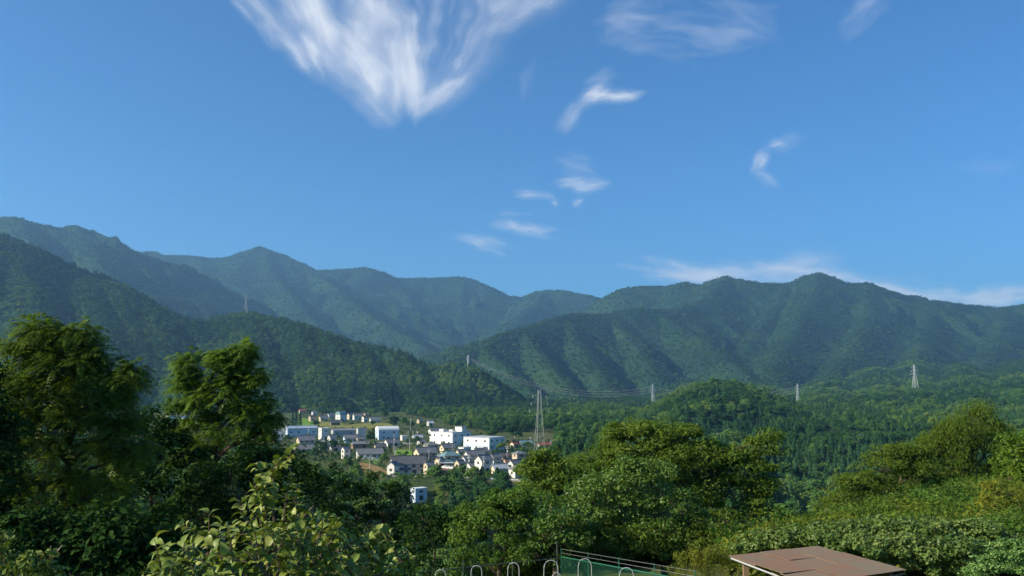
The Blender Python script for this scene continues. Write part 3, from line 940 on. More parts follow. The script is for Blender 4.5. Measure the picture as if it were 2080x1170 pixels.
H('house', 'tall narrow brick-beige house with dark hipped roof below the big pylon', 1039, 1070, 917, 940, 32, 1.15, 'hip', 'beige', 'slate', 2)
H('shed', 'small orange-brown shed beside the brick-beige house', 1020, 1042, 933, 946, 35, 1.4, 'gable', 'orange', 'brownish', 1, 'shed')
H('house', 'white gable house in front of the brick-beige house', 1030, 1062, 936, 952, 40, 1.4, 'gable', 'white', 'slate', 1)
H('shed', 'long low cream shed with pale metal roof at the terrace edge', 995, 1035, 945, 963, 28, 1.8, 'gable', 'cream', 'silver', 1, 'shed', win=False)
H('house', 'white house with dark hipped roof above the retaining wall', 1031, 1074, 947, 971, 34, 1.3, 'hip', 'white', 'slate', 1, lower=False)
# --- white works and around it
r_, L_, W_, h_ = H('works_block', 'large white factory block with a blue shaded side', 940, 1027, 891, 918, 56, 0.85, 'flat', 'bright', 'silver', 2, 'factory')
b = MB(); b.box(-L_ / 2 - 0.12, L_ / 2 + 0.12, -W_ / 2 - 0.12, W_ / 2 + 0.12, h_ * 0.36, h_ * 0.48); b.build('blue_band', M['wall_blue'], r_)
r_, L_, W_, h_ = H('works_office', 'white two-storey works office with flat roof and penthouse', 874, 958, 880, 907, 50, 0.9, 'flat', 'bright', 'silver', 2, 'factory')
b = MB(); b.box(L_ * 0.1, L_ * 0.36, W_ * -0.42, W_ * -0.1, h_ + 0.36, h_ + 3.6); ph = b.build('penthouse', M['wall_white'], r_)
b = MB(); b.box(L_ * 0.08, L_ * 0.38, W_ * -0.44, W_ * -0.08, h_ + 3.6, h_ + 3.9); b.build('penthouse_roof', M['roof_grey'], ph)
b = MB(); b.box(-L_ * 0.3, -L_ * 0.1, W_ * 0.1, W_ * 0.3, h_ + 0.36, h_ + 1.9); b.build('roof_tank', M['wall_white'], r_)
b = MB(); b.box(-L_ * 0.05, L_ * 0.05, -W_ * 0.1, W_ * 0.05, h_ + 0.36, h_ + 1.6); b.build('roof_unit', M['steel'], r_)
H('works_wing', 'low white wing in front of the works office', 872, 890, 888, 904, 50, 1.0, 'flat', 'white', 'white', 1, 'factory')
H('shed', 'small white flat-roofed shed below the factory block', 930, 958, 910, 921, 45, 1.2, 'flat', 'white', 'silver', 1, 'shed', win=False)
H('house', 'cream house with grey hipped roof left of the works', 858, 893, 899, 919, 35, 1.3, 'hip', 'cream', 'slate', 2)
H('house', 'cream house with slate roof below the works office', 891, 926, 903, 921, 35, 1.5, 'gable', 'cream', 'slate', 2)
H('house', 'dark-roofed house behind the works office', 868, 901, 870, 882, 30, 1.6, 'gable', 'white', 'slate', 1)
H('house', 'small house with a bright red roof right of the factory', 1035, 1058, 898, 910, 40, 1.5, 'gable', 'cream', 'red', 1)
H('long_shed', 'long white shed with red roof beyond the big pylon', 1090, 1121, 900, 910, 20, 2.6, 'gable', 'white', 'red', 1, 'shed', win=False)
H('house', 'low teal-roofed building beside the red-roofed house', 1052, 1084, 897, 907, 25, 2.0, 'gable', 'teal', 'teal', 1)
# --- middle rows
H('warehouse', 'wide blue-grey warehouse with long pale metal roof', 577, 646, 867, 888, 22, 1.9, 'gable', 'blue', 'bluegrey', 1, 'warehouse', rise_k=0.2)
H('long_shed', 'long white low building left of the blue-grey warehouse', 551, 581, 873, 887, 25, 2.0, 'flat', 'white', 'white', 1, 'shed')
r_, L_, W_, h_ = H('hall', 'white hall with tall pale panels and a yellow corner', 645, 673, 871, 893, 35, 1.2, 'flat', 'white', 'white', 2, 'hall')
b = MB(); b.box(L_ * 0.28, L_ * 0.5 + 0.05, -W_ / 2 - 0.25, -W_ / 2 + 0.4, 0, h_ - 0.2); b.build('corner_pillar', M['wall_yellow'], r_)
r_, L_, W_, h_ = H('warehouse', 'grey warehouse with a yellow end wall', 670, 723, 872, 888, 22, 1.9, 'gable', 'grey', 'grey', 1, 'warehouse', rise_k=0.2)
H('warehouse', 'dark grey flat warehouse between the yellow-ended one and the round tree', 722, 745, 871, 893, 25, 1.3, 'flat', 'grey', 'slate', 1, 'warehouse', win=False)
H('warehouse', 'light blue warehouse with a white domed roof and sign', 760, 812, 870, 894, 24, 1.6, 'dome', 'blue', 'white', 2, 'warehouse')
H('house', 'low house with a dark roof and blue sheeting beside the grey warehouse', 695, 729, 884, 899, 25, 1.6, 'gable', 'blue', 'slate', 1)
H('house', 'dark house with broad roof in front of the grey warehouses', 711, 749, 897, 912, 22, 1.7, 'hip', 'brown', 'slate', 1)
H('house', 'cream-gabled house with dark roof below the blue-grey warehouse', 600, 641, 887, 907, 30, 1.6, 'gable', 'cream', 'slate', 2)
H('house', 'low house with a wide slate roof nearest the dark trees', 594, 640, 905, 920, 25, 1.8, 'gable', 'beige', 'slate', 1)
H('house', 'tall white gable house among trees left of the garden frames', 692, 712, 909, 932, 42, 1.2, 'gable', 'white', 'slate', 2)
H('house', 'long low house with grey roof and pale blue wall', 720, 781, 913, 933, 22, 2.0, 'gable', 'pale', 'slate', 1)
H('house', 'dark-roofed house with a white gable below the domed warehouse', 778, 813, 893, 908, 35, 1.5, 'gable', 'white', 'slate', 1)
H('shed', 'flat pale shed right of the domed warehouse', 812, 830, 886, 895, 30, 1.3, 'flat', 'white', 'white', 1, 'shed', win=False)
H('house', 'small white house behind the white hall', 664, 684, 884, 897, 40, 1.2, 'gable', 'white', 'slate', 1)
# --- far rows by the hill foot
for args in [
  ('small red-roofed house at the foot of the wooded hill', 606, 623, 831, 840, 30, 1.5, 'gable', 'beige', 'red'),
  ('far house with a white roof under the wooded hill', 644, 657, 830, 837, 30, 1.5, 'gable', 'white', 'white'),
  ('beige house with dark roof at the left end of the yellow field', 626, 641, 844, 856, 40, 1.2, 'gable', 'beige', 'brownish'),
  ('house with a cream gable and grey roof beside the yellow field', 646, 668, 845, 856, 35, 1.6, 'gable', 'cream', 'slate'),
  ('cream gable house right of the arched hall', 704, 717, 840, 852, 45, 1.0, 'gable', 'cream', 'slate'),
  ('dark house with pale ridge behind the yellow field', 715, 736, 841, 853, 30, 1.6, 'gable', 'white', 'slate'),
  ('small white-walled house at the right end of the far row', 734, 748, 845, 857, 40, 1.2, 'gable', 'white', 'brownish'),
  ('low dark-roofed house at the far right of the yellow field', 749, 774, 848, 860, 25, 1.8, 'gable', 'pale', 'slate'),
  ('dark barn standing in the yellow field', 668, 692, 854, 865, 30, 1.6, 'gable', 'dark', 'char'),
  ('cream house alone before the woods above the works', 846, 860, 851, 860, 40, 1.2, 'gable', 'cream', 'slate'),
  ('white-roofed house by the woods above the works', 866, 882, 856, 865, 35, 1.4, 'gable', 'white', 'white'),
  ('small pale house on the wooded slope across the valley', 1150, 1165, 829, 837, 25, 1.8, 'flat', 'white', 'white'),
  ('orange-walled house seen between the two big left trees', 284, 310, 840, 853, 30, 1.6, 'flat', 'orange', 'silver'),
  ('white and grey block seen between the two big left trees', 337, 367, 846, 867, 30, 1.4, 'flat', 'white', 'grey'),
  ('small house with a blue roof beside the left tree', 369, 385, 846, 856, 30, 1.4, 'gable', 'white', 'blue'),
  ('bright white house at the foot of the far right hill', 1742, 1753, 885, 891, 40, 1.4, 'gable', 'white', 'slate'),
  ('pale blue-roofed house at the foot of the far right hill', 1678, 1692, 885, 891, 30, 1.6, 'gable', 'white', 'bluegrey'),
  ('tiny white house below the cone-shaped hill', 1427, 1435, 884, 888, 35, 1.4, 'gable', 'white', 'slate'),
  ('tiny pale house next to the white one below the cone hill', 1455, 1463, 884, 888, 35, 1.4, 'gable', 'pale', 'silver'),
  ('small low house left of the white hall behind the cream-gabled one', 618, 640, 884, 894, 25, 1.6, 'gable', 'white', 'slate'),
  ('grey-roofed house right of the low slate-roofed one', 646, 672, 900, 913, 30, 1.6, 'gable', 'cream', 'slate'),
  ('small brown-walled house left of the round tree', 722, 742, 888, 899, 30, 1.4, 'gable', 'beige', 'slate'),
  ('dark-roofed house between the round tree and the green field', 758, 786, 903, 916, 28, 1.6, 'gable', 'cream', 'char'),
  ('low house with silver roof between the domed warehouse and the works', 836, 860, 884, 895, 28, 1.6, 'gable', 'pale', 'silver'),
  ('small house under the works wing', 846, 866, 893, 904, 35, 1.4, 'gable', 'white', 'slate'),
  ('house with brown roof left of the brick-beige house', 1012, 1038, 921, 934, 32, 1.4, 'gable', 'cream', 'brownish'),
  ('slate-roofed house in front of the factory block', 962, 994, 912, 925, 30, 1.6, 'gable', 'white', 'slate'),
  ('small house between the teal-roofed house and the works', 925, 945, 915, 926, 36, 1.4, 'gable', 'cream', 'slate'),
  ('low house behind the tall gable house among trees', 668, 694, 905, 917, 28, 1.6, 'gable', 'pale', 'char'),
  ('far small house left of the arched hall', 664, 680, 840, 850, 35, 1.4, 'gable', 'pale', 'slate'),
  ('far small grey house right of the beige one', 632, 646, 835, 843, 35, 1.4, 'gable', 'pale', 'slate'),
  ('far low barn behind the dark house with pale ridge', 738, 756, 838, 846, 30, 1.6, 'gable', 'beige', 'brownish'),
  ('small shed-like house at the left border by the warehouse', 552, 574, 890, 900, 28, 1.5, 'gable', 'cream', 'slate')]:
    H('house', *args, storeys=1)
H('arched_hall', 'arched teal-roofed hall behind the yellow field', 681, 704, 839, 856, 55, 1.3, 'arch', 'pale', 'teal', 1, 'hall')
H('gorge_building', 'white flat-roofed building among dark trees below the terrace', 832, 869, 995, 1017, 38, 1.5, 'flat', 'blue', 'white', 2, 'building', z0=-3.0)

# --- fields, roads and walls
PATCHES = []
def patch(name, pts, z, mat, thick=0.5):
    P = [floor_at(px, py, 0.0) for px, py in pts]
    PATCHES.append(pts)
    mb = MB()
    n = len(P)
    vs = [(p[0], p[1], z) for p in P] + [(p[0], p[1], z - thick) for p in P]
    mb.add(vs, [tuple(range(n))] + [(i, i + n, (i + 1) % n + n, (i + 1) % n) for i in range(n)])
    me = mb.mesh(name, mat)
    o = link(bpy.data.objects.new(name, me)); o['kind'] = 'structure'
    return o
def field_mat(name, a, b, sc=0.5):
    m, T, bs = new_mat(name)
    tc = T.n('ShaderNodeNewGeometry').outputs['Position']
    mp = T.n('ShaderNodeMapping'); T.put(mp.inputs[0], tc); mp.inputs['Scale'].default_value = (1.0, 0.25, 1); mp.inputs['Rotation'].default_value = (0, 0, 0.5)
    f = T.noise(mp.outputs[0], sc, 5, 0.65)
    T.put(bs.inputs['Base Color'], T.ramp(f, [(0.3, a), (0.7, b)]))
    bs.inputs['Roughness'].default_value = 0.95; bs.inputs['Specular IOR Level'].default_value = 0.1
    return m
M['rice'] = field_mat('ripening rice', (0.15, 0.17, 0.035), (0.25, 0.23, 0.06))
M['green_field'] = field_mat('green crop', (0.10, 0.20, 0.02), (0.17, 0.28, 0.035))
M['stubble'] = field_mat('dry grass', (0.20, 0.13, 0.05), (0.30, 0.21, 0.08))
M['soil'] = field_mat('bare soil', (0.15, 0.085, 0.055), (0.22, 0.13, 0.085))
M['garden'] = field_mat('garden', (0.05, 0.11, 0.03), (0.14, 0.19, 0.06), 1.2)
patch('rice_field', [(640, 868), (790, 871), (800, 862), (770, 859), (700, 864), (690, 858), (640, 857)], 0.5, M['rice'])
patch('far_field', [(600, 862), (638, 866), (638, 852), (610, 850)], 0.5, M['green_field'])
patch('green_field', [(800, 923), (838, 925), (836, 915), (806, 914)], 0.45, M['green_field'])
patch('dry_grass_field', [(722, 944), (740, 941), (770, 950), (790, 962), (783, 968), (740, 960)], 0.5, M['stubble'])
patch('soil_field', [(884, 964), (923, 964), (921, 953), (886, 953)], 0.5, M['soil'])
patch('garden_field', [(738, 940), (772, 944), (776, 928), (742, 926)], 0.4, M['garden'])
patch('far_left_field', [(325, 862), (338, 862), (338, 846), (325, 846)], 0.5, M['rice'])
patch('far_left_meadow', [(365, 868), (400, 868), (400, 852), (367, 854)], 0.5, M['green_field'])
patch('terrace_road', [(780, 969), (880, 969), (1000, 973), (1074, 978), (1078, 974), (1000, 969), (880, 966), (780, 966)], 0.12, M['asphalt'], 0.3)
patch('village_road', [(795, 928), (838, 931), (838, 928), (795, 925)], 0.12, M['asphalt'], 0.3)
patch('village_lane', [(640, 897), (760, 900), (860, 903), (860, 900), (760, 897), (640, 894)], 0.12, M['asphalt'], 0.3)

def retaining_wall():
    a, b_ = floor_at(990, 975), floor_at(1076, 979)
    root = empty('retaining_wall', (*a[:2], 0.0), math.atan2(b_[1] - a[1], b_[0] - a[0]))
    L = math.hypot(*(b_ - a)[:2])
    mb = MB(); mb.box(0, L, -0.4, 0.4, -7.0, -0.05); mb.build('wall', M['concrete'], root)
    mb = MB(); mb.box(-0.1, L + 0.1, -0.5, 0.5, -0.04, 0.16); mb.build('coping', M['concrete'], root)
    n = int(L / 2)
    for i in range(n + 1):
        p = MB(); p.box(-0.05, 0.05, -0.05, 0.05, 0.17, 0.85); o = p.build('post', M['steel'], root); o.location = (L * i / n, 0, 0)
    mb = MB(); mb.box(0, L, -0.12, -0.06, 0.55, 0.82); mb.build('guard_rail', M['steel'], root)
    tag(root, 'dark concrete retaining wall with guard rail at the terrace edge', 'wall')
retaining_wall()

# --- garden frames
def tunnel(px, py, n=5):
    p = floor_at(px, py)
    root = empty('hoop_tunnel', (*p[:2], 0.3), 0.4)
    for i in range(n):
        m = MB(); m.tube([(1.5 * math.cos(t), i * 1.2, 1.9 * math.sin(t)) for t in np.linspace(0, math.pi, 9)], 0.05, 4); m.build('hoop', M['steel'], root)
    m = MB(); m.tube([(0, 0, 1.9), (0, (n - 1) * 1.2, 1.9)], 0.04, 4); m.build('ridge_pole', M['steel'], root)
    return root
tag(tunnel(745, 935), 'bare hooped garden tunnel beside the long low house', 'garden tunnel')
tag(tunnel(762, 938), 'bare hooped garden tunnel near the brown grass field', 'garden tunnel')

# --- parked cars and carport
def car(px, py, rz, label, col):
    p = floor_at(px, py)
    root = empty('parked_car', (*p[:2], 0.13), rz)
    mb = MB()
    prof = [(-1.7, 0.35), (1.7, 0.35), (1.72, 0.75), (1.55, 0.95), (0.85, 1.02), (0.35, 1.48), (-1.25, 1.52), (-1.62, 1.0), (-1.74, 0.8)]
    n = len(prof)
    vs = [(x, -0.74, z) for x, z in prof] + [(x, 0.74, z) for x, z in prof]
    mb.add(vs, [tuple(range(n)), tuple(range(2 * n - 1, n - 1, -1))] + [(i, i + n, (i + 1) % n + n, (i + 1) % n) for i in range(n)])
    mb.build('body', M['white_paint'] if col == 'white' else M['steel'], root)
    for s in (-1, 1):
        g = MB(); g.add([(0.72, s * 0.75, 1.06), (0.3, s * 0.75, 1.40), (-1.15, s * 0.75, 1.42), (-1.4, s * 0.75, 1.05), (0.72, s * 0.70, 1.06), (0.3, s * 0.70, 1.40), (-1.15, s * 0.70, 1.42), (-1.4, s * 0.70, 1.05)],
              [(0, 1, 2, 3), (7, 6, 5, 4), (0, 4, 5, 1), (1, 5, 6, 2), (2, 6, 7, 3), (3, 7, 4, 0)]); g.build('side_window', M['glass'], root)
        for x in (-1.1, 1.1):
            w = MB(); w.tube([(x, s * 0.60, 0.31), (x, s * 0.78, 0.31)], 0.31, 12); w.build('wheel', M['tyre'], root)
    g = MB(); g.add([(0.80, -0.66, 1.09), (0.80, 0.66, 1.09), (0.43, 0.62, 1.44), (0.43, -0.62, 1.44)], [(0, 1, 2, 3)]); w = g.build('windscreen', M['glass'], root); w.location = (0.02, 0, 0.02)
    tag(root, label, 'car', 'cars parked in the village')
car(902, 952, 2.6, 'white car parked nearest the cream wing under the carport', 'white')
car(909, 953, 2.6, 'middle one of the three white parked cars', 'white')
car(917, 953.5, 2.6, 'white car at the end of the carport beside the tree', 'white')
def carport():
    p = floor_at(908, 950.5)
    root = empty('carport', (*p[:2], 0.1), 0.15)
    for x in (-4.2, 0, 4.2):
        for y in (-1.5, 3.0):
            m = MB(); m.box(-0.06, 0.06, -0.06, 0.06, 0, 2.4); o = m.build('post', M['steel'], root); o.location = (x, y, 0)
    m = MB(); m.box(-4.6, 4.6, -2.2, 3.6, 2.41, 2.52); m.build('roof', M['roof_silver'], root)
    tag(root, 'open carport with pale roof over the parked white cars', 'carport')
carport()

# --- utility poles
def pole(px, py_top, py_base, label):
    p = floor_at(px, py_base)
    h = (py_base - py_top) * p[1] / F
    root = empty('utility_pole', (*p[:2], 0.0), random.uniform(-0.5, 0.5))
    m = MB(); m.tube([(0, 0, -0.5), (0, 0, h)], [0.22, 0.14], 8); m.build('pole', M['concrete'], root)
    for k, z in enumerate((h - 0.5, h - 1.3)):
        m = MB(); m.box(-0.9, 0.9, -0.2, -0.08, z, z + 0.12); a = m.build('cross_arm', M['steel'], root)
        for x in (-0.75, 0, 0.75):
            i = MB(); i.tube([(x, -0.14, z + 0.12), (x, -0.14, z + 0.38)], 0.06, 6); i.build('insulator', M['white_paint'], a)
    if h > 8:
        m = MB(); m.tube([(0.32, 0, h - 3.2), (0.32, 0, h - 2.2)], 0.28, 8); m.build('transformer', M['steel'], root)
    tag(root, label, 'utility pole', 'utility poles in the village')
for a in [(751, 926, 957, 'concrete utility pole standing in the brown grass field'), (800, 884, 920, 'utility pole in front of the domed warehouse'), (802, 907, 937, 'utility pole at the left corner of the bright green field'),
          (832, 891, 916, 'utility pole at the top edge of the bright green field'), (829, 876, 894, 'first pole of the row left of the works'), (839, 875, 893, 'second pole of the row left of the works'), (848, 876, 893, 'third pole of the row left of the works'),
          (834, 851, 876, 'utility pole against the woods above the domed warehouse'), (871, 914, 940, 'utility pole before the cream-fronted house behind the farmhouse'), (892, 923, 966, 'tall pole at the left end of the bare soil field'),
          (919, 903, 922, 'utility pole between the works office and the slate-roofed house'), (952, 925, 959, 'utility pole before the white gable houses'), (982, 927, 962, 'thick pole in front of the tallest white house'),
          (1030, 907, 937, 'utility pole left of the brick-beige house'), (1077, 888, 910, 'utility pole beside the big pylon'), (1119, 895, 911, 'utility pole at the right end of the red-roofed long shed'),
          (626, 866, 889, 'utility pole at the blue-grey warehouse'), (1070, 971, 990, 'utility pole at the right end of the retaining wall')]:
    pole(*a)
def antenna():
    p = floor_at(1045, 899)
    h = 22 * p[1] / F
    root = empty('siren_mast', (*p[:2], 0.0))
    m = MB(); m.tube([(0, 0, 0), (0, 0, h)], [0.18, 0.1], 6); m.build('mast', M['steel'], root)
    for k, z in enumerate((h * 0.55, h * 0.8, h)):
        m = MB(); m.tube([(-0.5, 0, z), (0.5, 0, z)], [0.35, 0.12], 8); m.build('horn', M['white_paint'], root)
    tag(root, 'thin mast with horns behind the red-roofed house', 'mast')
antenna()

# --- trees of the village and the terrace edge, each one a tree
def trunk_mesh(h, r):
    m = MB(); m.tube([(0, 0, -1.0), (0.1, 0.05, h * 0.3), (-0.05, 0.1, h * 0.6)], [r, r * 0.75, r * 0.4], 6)
    return m.mesh('trunk', M['bark'])
TRUNK = {9: trunk_mesh(9, 0.28), 14: trunk_mesh(14, 0.24)}
def tree_at(x, y, z, h, w, conifer, label, group='trees of the village', k=0, name=None):
    meshes = CEDAR if conifer else BROAD
    me = meshes[k % len(meshes)]
    bb = np.array([v.co for v in me.vertices]) if me.name not in _bb else None
    if bb is not None:
        _bb[me.name] = (bb[:, 2].max(), np.abs(bb[:, :2]).max())
    mh, mw = _bb[me.name]
    root = empty(name or ('cedar_tree' if conifer else 'broadleaf_tree'), (x, y, z), random.uniform(0, 6.28))
    root.scale = (w / 2 / mw, w / 2 / mw, h / mh)
    c = link(bpy.data.objects.new('crown', me), root)
    t = link(bpy.data.objects.new('trunk', TRUNK[14 if conifer else 9]), root)
    tag(root, label, 'tree', group)
    return root
_bb = {}
def vt(px, py_base, hpx, wpx, conifer, label, z0=None, k=0):
    p = floor_at(px, py_base, 0.0)
    z = 0.0
    if z0 is not None:
        p = floor_at(px, py_base, z0); z = z0
    tree_at(p[0], p[1], z, hpx * p[1] / F, wpx * p[1] / F, conifer, label, k=k)
for i, a in enumerate([
  (594, 869, 36, 13, True, 'left one of the tall dark conifers behind the blue-grey warehouse'), (601, 870, 38, 14, True, 'tallest dark conifer behind the blue-grey warehouse'), (609, 869, 34, 13, True, 'right one of the tall dark conifers behind the blue-grey warehouse'),
  (752, 904, 29, 28, False, 'round green tree in front of the light blue warehouse'), (780, 948, 28, 20, False, 'round tree at the edge of the brown grass field'),
  (940, 977, 32, 34, False, 'leafy tree hiding the foot of the white storehouse'), (968, 990, 34, 16, True, 'dark conifer just below the terrace edge'), (986, 984, 26, 22, False, 'round tree beside the dark conifer at the terrace edge'),
  (1005, 899, 32, 36, False, 'round-crowned big tree behind the factory block'), (1042, 900, 37, 52, False, 'widest dark round tree behind the red-roofed house'),
  (800, 871, 26, 36, False, 'dark spreading tree behind the domed warehouse'), (820, 868, 22, 22, False, 'smaller tree right of the dark spreading tree'),
  (1020, 918, 20, 26, False, 'bush beside the blue side of the factory'), (1072, 912, 15, 26, False, 'round bush below the teal-roofed building'), (1100, 926, 22, 30, False, 'green tree at the foot of the big pylon'), (1120, 935, 26, 34, False, 'broad tree right of the big pylon'), (1090, 948, 24, 28, False, 'tree in front of the pylon legs'),
  (655, 925, 28, 36, False, 'tree right of the low slate-roofed house'), (678, 918, 24, 26, False, 'tree between the white hall and the tall gable house'), (640, 934, 26, 34, False, 'tree nearest the low slate-roofed house'),
  (706, 958, 28, 34, False, 'dark tree before the garden frames'), (725, 928, 14, 20, False, 'shrub by the long low house'), (762, 880, 12, 18, False, 'bush behind the light blue warehouse'),
  (846, 905, 20, 22, False, 'tree left of the hipped-roof cream house'), (850, 925, 14, 18, False, 'shrub beside the cream-fronted house'), (830, 906, 16, 20, False, 'bush above the bright green field'), (812, 934, 12, 22, False, 'hedge bush behind the large farmhouse'),
  (903, 918, 10, 16, False, 'bush between the slate roofs below the works'), (975, 919, 10, 14, False, 'small tree before the white factory front'), (1012, 968, 13, 16, False, 'shrub in front of the low cream shed'), (1024, 955, 12, 12, False, 'shrub between the cream shed and the white gable house'),
  (566, 866, 26, 34, False, 'tree left of the tall conifers'), (640, 868, 14, 22, False, 'shrub at the back of the warehouse'), (715, 866, 9, 18, False, 'shrub in the yellow field'), (757, 866, 12, 20, False, 'shrub at the right of the yellow field'), (690, 842, 16, 26, False, 'tree behind the arched hall'), (655, 845, 14, 26, False, 'tree above the cream-gabled far house'),
  (760, 848, 18, 30, False, 'tree behind the far right house'), (783, 852, 20, 26, False, 'tree at the end of the far row'), (835, 872, 18, 24, False, 'tree before the cream lone house'), (861, 874, 14, 20, False, 'tree left of the dark-roofed house behind the works'),
  (620, 906, 14, 16, False, 'shrub between the two left houses'), (664, 905, 12, 14, False, 'shrub below the white hall'), (585, 900, 18, 24, False, 'tree at the left end of the middle row'), (560, 905, 24, 32, False, 'leafy tree at the left border of the village'),
  (800, 968, 7, 14, False, 'low shrub at the foot of the large farmhouse'), (870, 975, 12, 22, False, 'hedge shrub below the terrace road'), (905, 980, 14, 26, False, 'leafy shrub below the bare soil field'), (835, 978, 14, 24, False, 'shrub on the bank below the farmhouse')]):
    vt(*a, k=i)
# the dark wood on the bank below the terrace: trees one can tell apart
rg = np.random.default_rng(77)
ORD = ['first', 'second', 'third', 'fourth', 'fifth', 'sixth', 'seventh', 'eighth', 'ninth']
def bank_side(px):
    return ('under the brown grass field' if 690 < px < 780 else 'below the large farmhouse' if 780 <= px < 832 else 'below the bare soil field' if 868 < px < 930 else 'below the tallest white house' if 930 <= px < 1000 else 'below the retaining wall' if px >= 1000 else 'below the low slate-roofed house')
def bank_tree(px, py, hpx, wpx, con, k, label):
    for D in np.arange(330, 400, 2.0):
        a, b = cam_ray(px, py)
        z = CAMZ + b * D
        if z <= ground_z(a * D, D) + 0.3:
            break
    x = a * D
    s = D / F
    tree_at(x, D, ground_z(x, D), hpx * s, wpx * s, con, label, 'trees on the bank below the terrace', k)
bank = sorted((rg.uniform(600, 1075), rg.uniform(985, 1030), rg.uniform(34, 52), rg.uniform(34, 56), bool(rg.random() < 0.2)) for _ in range(34))
bank = [b for b in bank if not 826 < b[0] < 876]
seen = {}
for i, (px, py, hp, wp, con) in enumerate(bank):
    sd = bank_side(px); key = (sd, con); n = seen.get(key, 0); seen[key] = n + 1
    bank_tree(px, py, hp, wp, con, i, '%s %s from the left on the bank %s' % (ORD[n], 'dark cedar' if con else 'round green tree', sd))

# shrubs of the gardens between the houses: nobody could count them
def garden_shrubs():
    rng = np.random.default_rng(88)
    pts = []
    while len(pts) < 1500:
        px, py = rng.uniform(535, 1130), 838 + 137 * rng.random()
        if not inside(VILLAGE, np.array([px]), np.array([py]))[0]: continue
        if any(inside(q, np.array([px]), np.array([py]))[0] for q in PATCHES): continue
        p = floor_at(px, py)
        if any((p[0] - fx) ** 2 + (p[1] - fy) ** 2 < fr * fr for fx, fy, fr in FOOT): continue
        pts.append((p[0], p[1], -0.1))
    n = len(pts)
    s = rng.uniform(0.12, 0.36, n)
    scatter('garden_shrubs', pts, np.stack([np.zeros(n), np.zeros(n), rng.uniform(0, 6.28, n)], axis=1), np.stack([s, s, s * rng.uniform(0.6, 1.1, n)], axis=1), rng.integers(0, 4, n), SRC_NEAR, 'green garden shrubs and hedges between the village houses')['category'] = 'shrubs'
garden_shrubs()

# ------------------------------------------------------------------ pylons and their cables
def pylon(name, label, px, py_top, py_base, D, mat, base_w=0.2, arms=3, dz=0.0, yaw=0.5, thin=1.0):
    top = W(px, py_top, D); bot = W(px, py_base, D)
    h = top[2] - bot[2]
    root = empty(name, bot, yaw)
    bw = h * base_w / 2; tw = h * 0.028
    tk = max(0.10, 0.00016 * D) if D > 900 else 0.075
    tk *= thin
    def half(t):
        return bw + (tw - bw) * min(1, t / 0.68) if t < 0.68 else tw + (tw * 0.55 - tw) * (t - 0.68) / 0.32
    lv = [0, 0.17, 0.31, 0.43, 0.53, 0.61, 0.68, 0.76, 0.84, 0.92, 1.0]
    cor = [(-1, -1), (1, -1), (1, 1), (-1, 1)]
    for cx, cy in cor:
        m = MB(); m.tube([(cx * half(t), cy * half(t), h * t - (2.0 if t == 0 else 0)) for t in (0, 0.31, 0.68, 1.0)], tk, 4); m.build('leg', mat, root)
    br = MB()
    for t0, t1 in zip(lv[:-1], lv[1:]):
        for k in range(4):
            a, b = cor[k], cor[(k + 1) % 4]
            w0, w1 = half(t0), half(t1)
            br.bar((a[0] * w0, a[1] * w0, h * t0), (b[0] * w1, b[1] * w1, h * t1), tk * 0.6)
            br.bar((b[0] * w0, b[1] * w0, h * t0), (a[0] * w1, a[1] * w1, h * t1), tk * 0.8)
            br.bar((a[0] * w1, a[1] * w1, h * t1), (b[0] * w1, b[1] * w1, h * t1), tk * 0.8)
    o = br.build('bracing', mat, root); o['kind'] = 'stuff'
    tips = []
    for i, t in enumerate([0.72, 0.82, 0.92][:arms]):
        al = h * (0.115 - 0.018 * i); w = half(t)
        for s in (-1, 1):
            m = MB()
            tip = (s * (w + al), 0, h * t + 0.2)
            for cy in (-1, 1):
                m.bar((s * w, cy * w, h * t), tip, tk * 0.8)
            m.bar((s * w, 0, h * (t + 0.035)), tip, tk * 0.7)
            a = m.build('cross_arm', mat, root)
            q = MB(); q.tube([tip, (tip[0], 0, tip[2] - h * 0.035)], tk * 0.9, 6); q.build('insulator', M['white_paint'], a)
            tips.append((tip[0], 0, tip[2] - h * 0.035))
    if arms:
        m = MB()
        for s in (-1, 1):
            m.bar((s * tw * 0.55, 0, h), (s * h * 0.07, 0, h + h * 0.02), tk * 0.8)
        m.build('earth_wire_peak', mat, root)
    tag(root, label, 'pylon', 'lattice pylons')
    c, s_ = math.cos(yaw), math.sin(yaw)
    return [(bot[0] + x * c - y * s_, bot[1] + x * s_ + y * c, bot[2] + z) for x, y, z in tips]
P0 = pylon('pylon', 'tall grey lattice pylon standing behind the village houses', 1096, 792, 940, 505, M['steel_green'], 0.145, yaw=0.3)
P1 = pylon('pylon', 'small white pylon on the shoulder of the wooded hill', 951, 722, 752, 1690, M['steel'], 0.15, yaw=0.5)
P2 = pylon('pylon', 'white pylon left of the cone-shaped hill', 1327, 780, 836, 1600, M['steel'], 0.17, yaw=0.6)
P3 = pylon('pylon', 'white pylon right of the cone-shaped hill', 1622, 780, 836, 1530, M['steel'], 0.17, yaw=0.5)
P4 = pylon('pylon', 'highest white pylon on the far right hillside', 1860, 741, 806, 1750, M['steel'], 0.19, yaw=0.3)
P5 = pylon('pylon', 'faint grey pylon on the crest of the hill at the left', 499, 598, 640, 2130, M['steel_green'], 0.14, yaw=0.5, thin=0.5)
def cable(a, b, sag, r, label):
    a = np.array(a); b = np.array(b)
    pts = []
    for t in np.linspace(0, 1, 25):
        p = a * (1 - t) + b * t
        p[2] -= sag * 4 * t * (1 - t)
        pts.append(p)
    m = MB(); m.tube(pts, r, 4)
    o = m.build('power_cable', M['steel'])
    tag(o, label, 'cable', 'power cables')
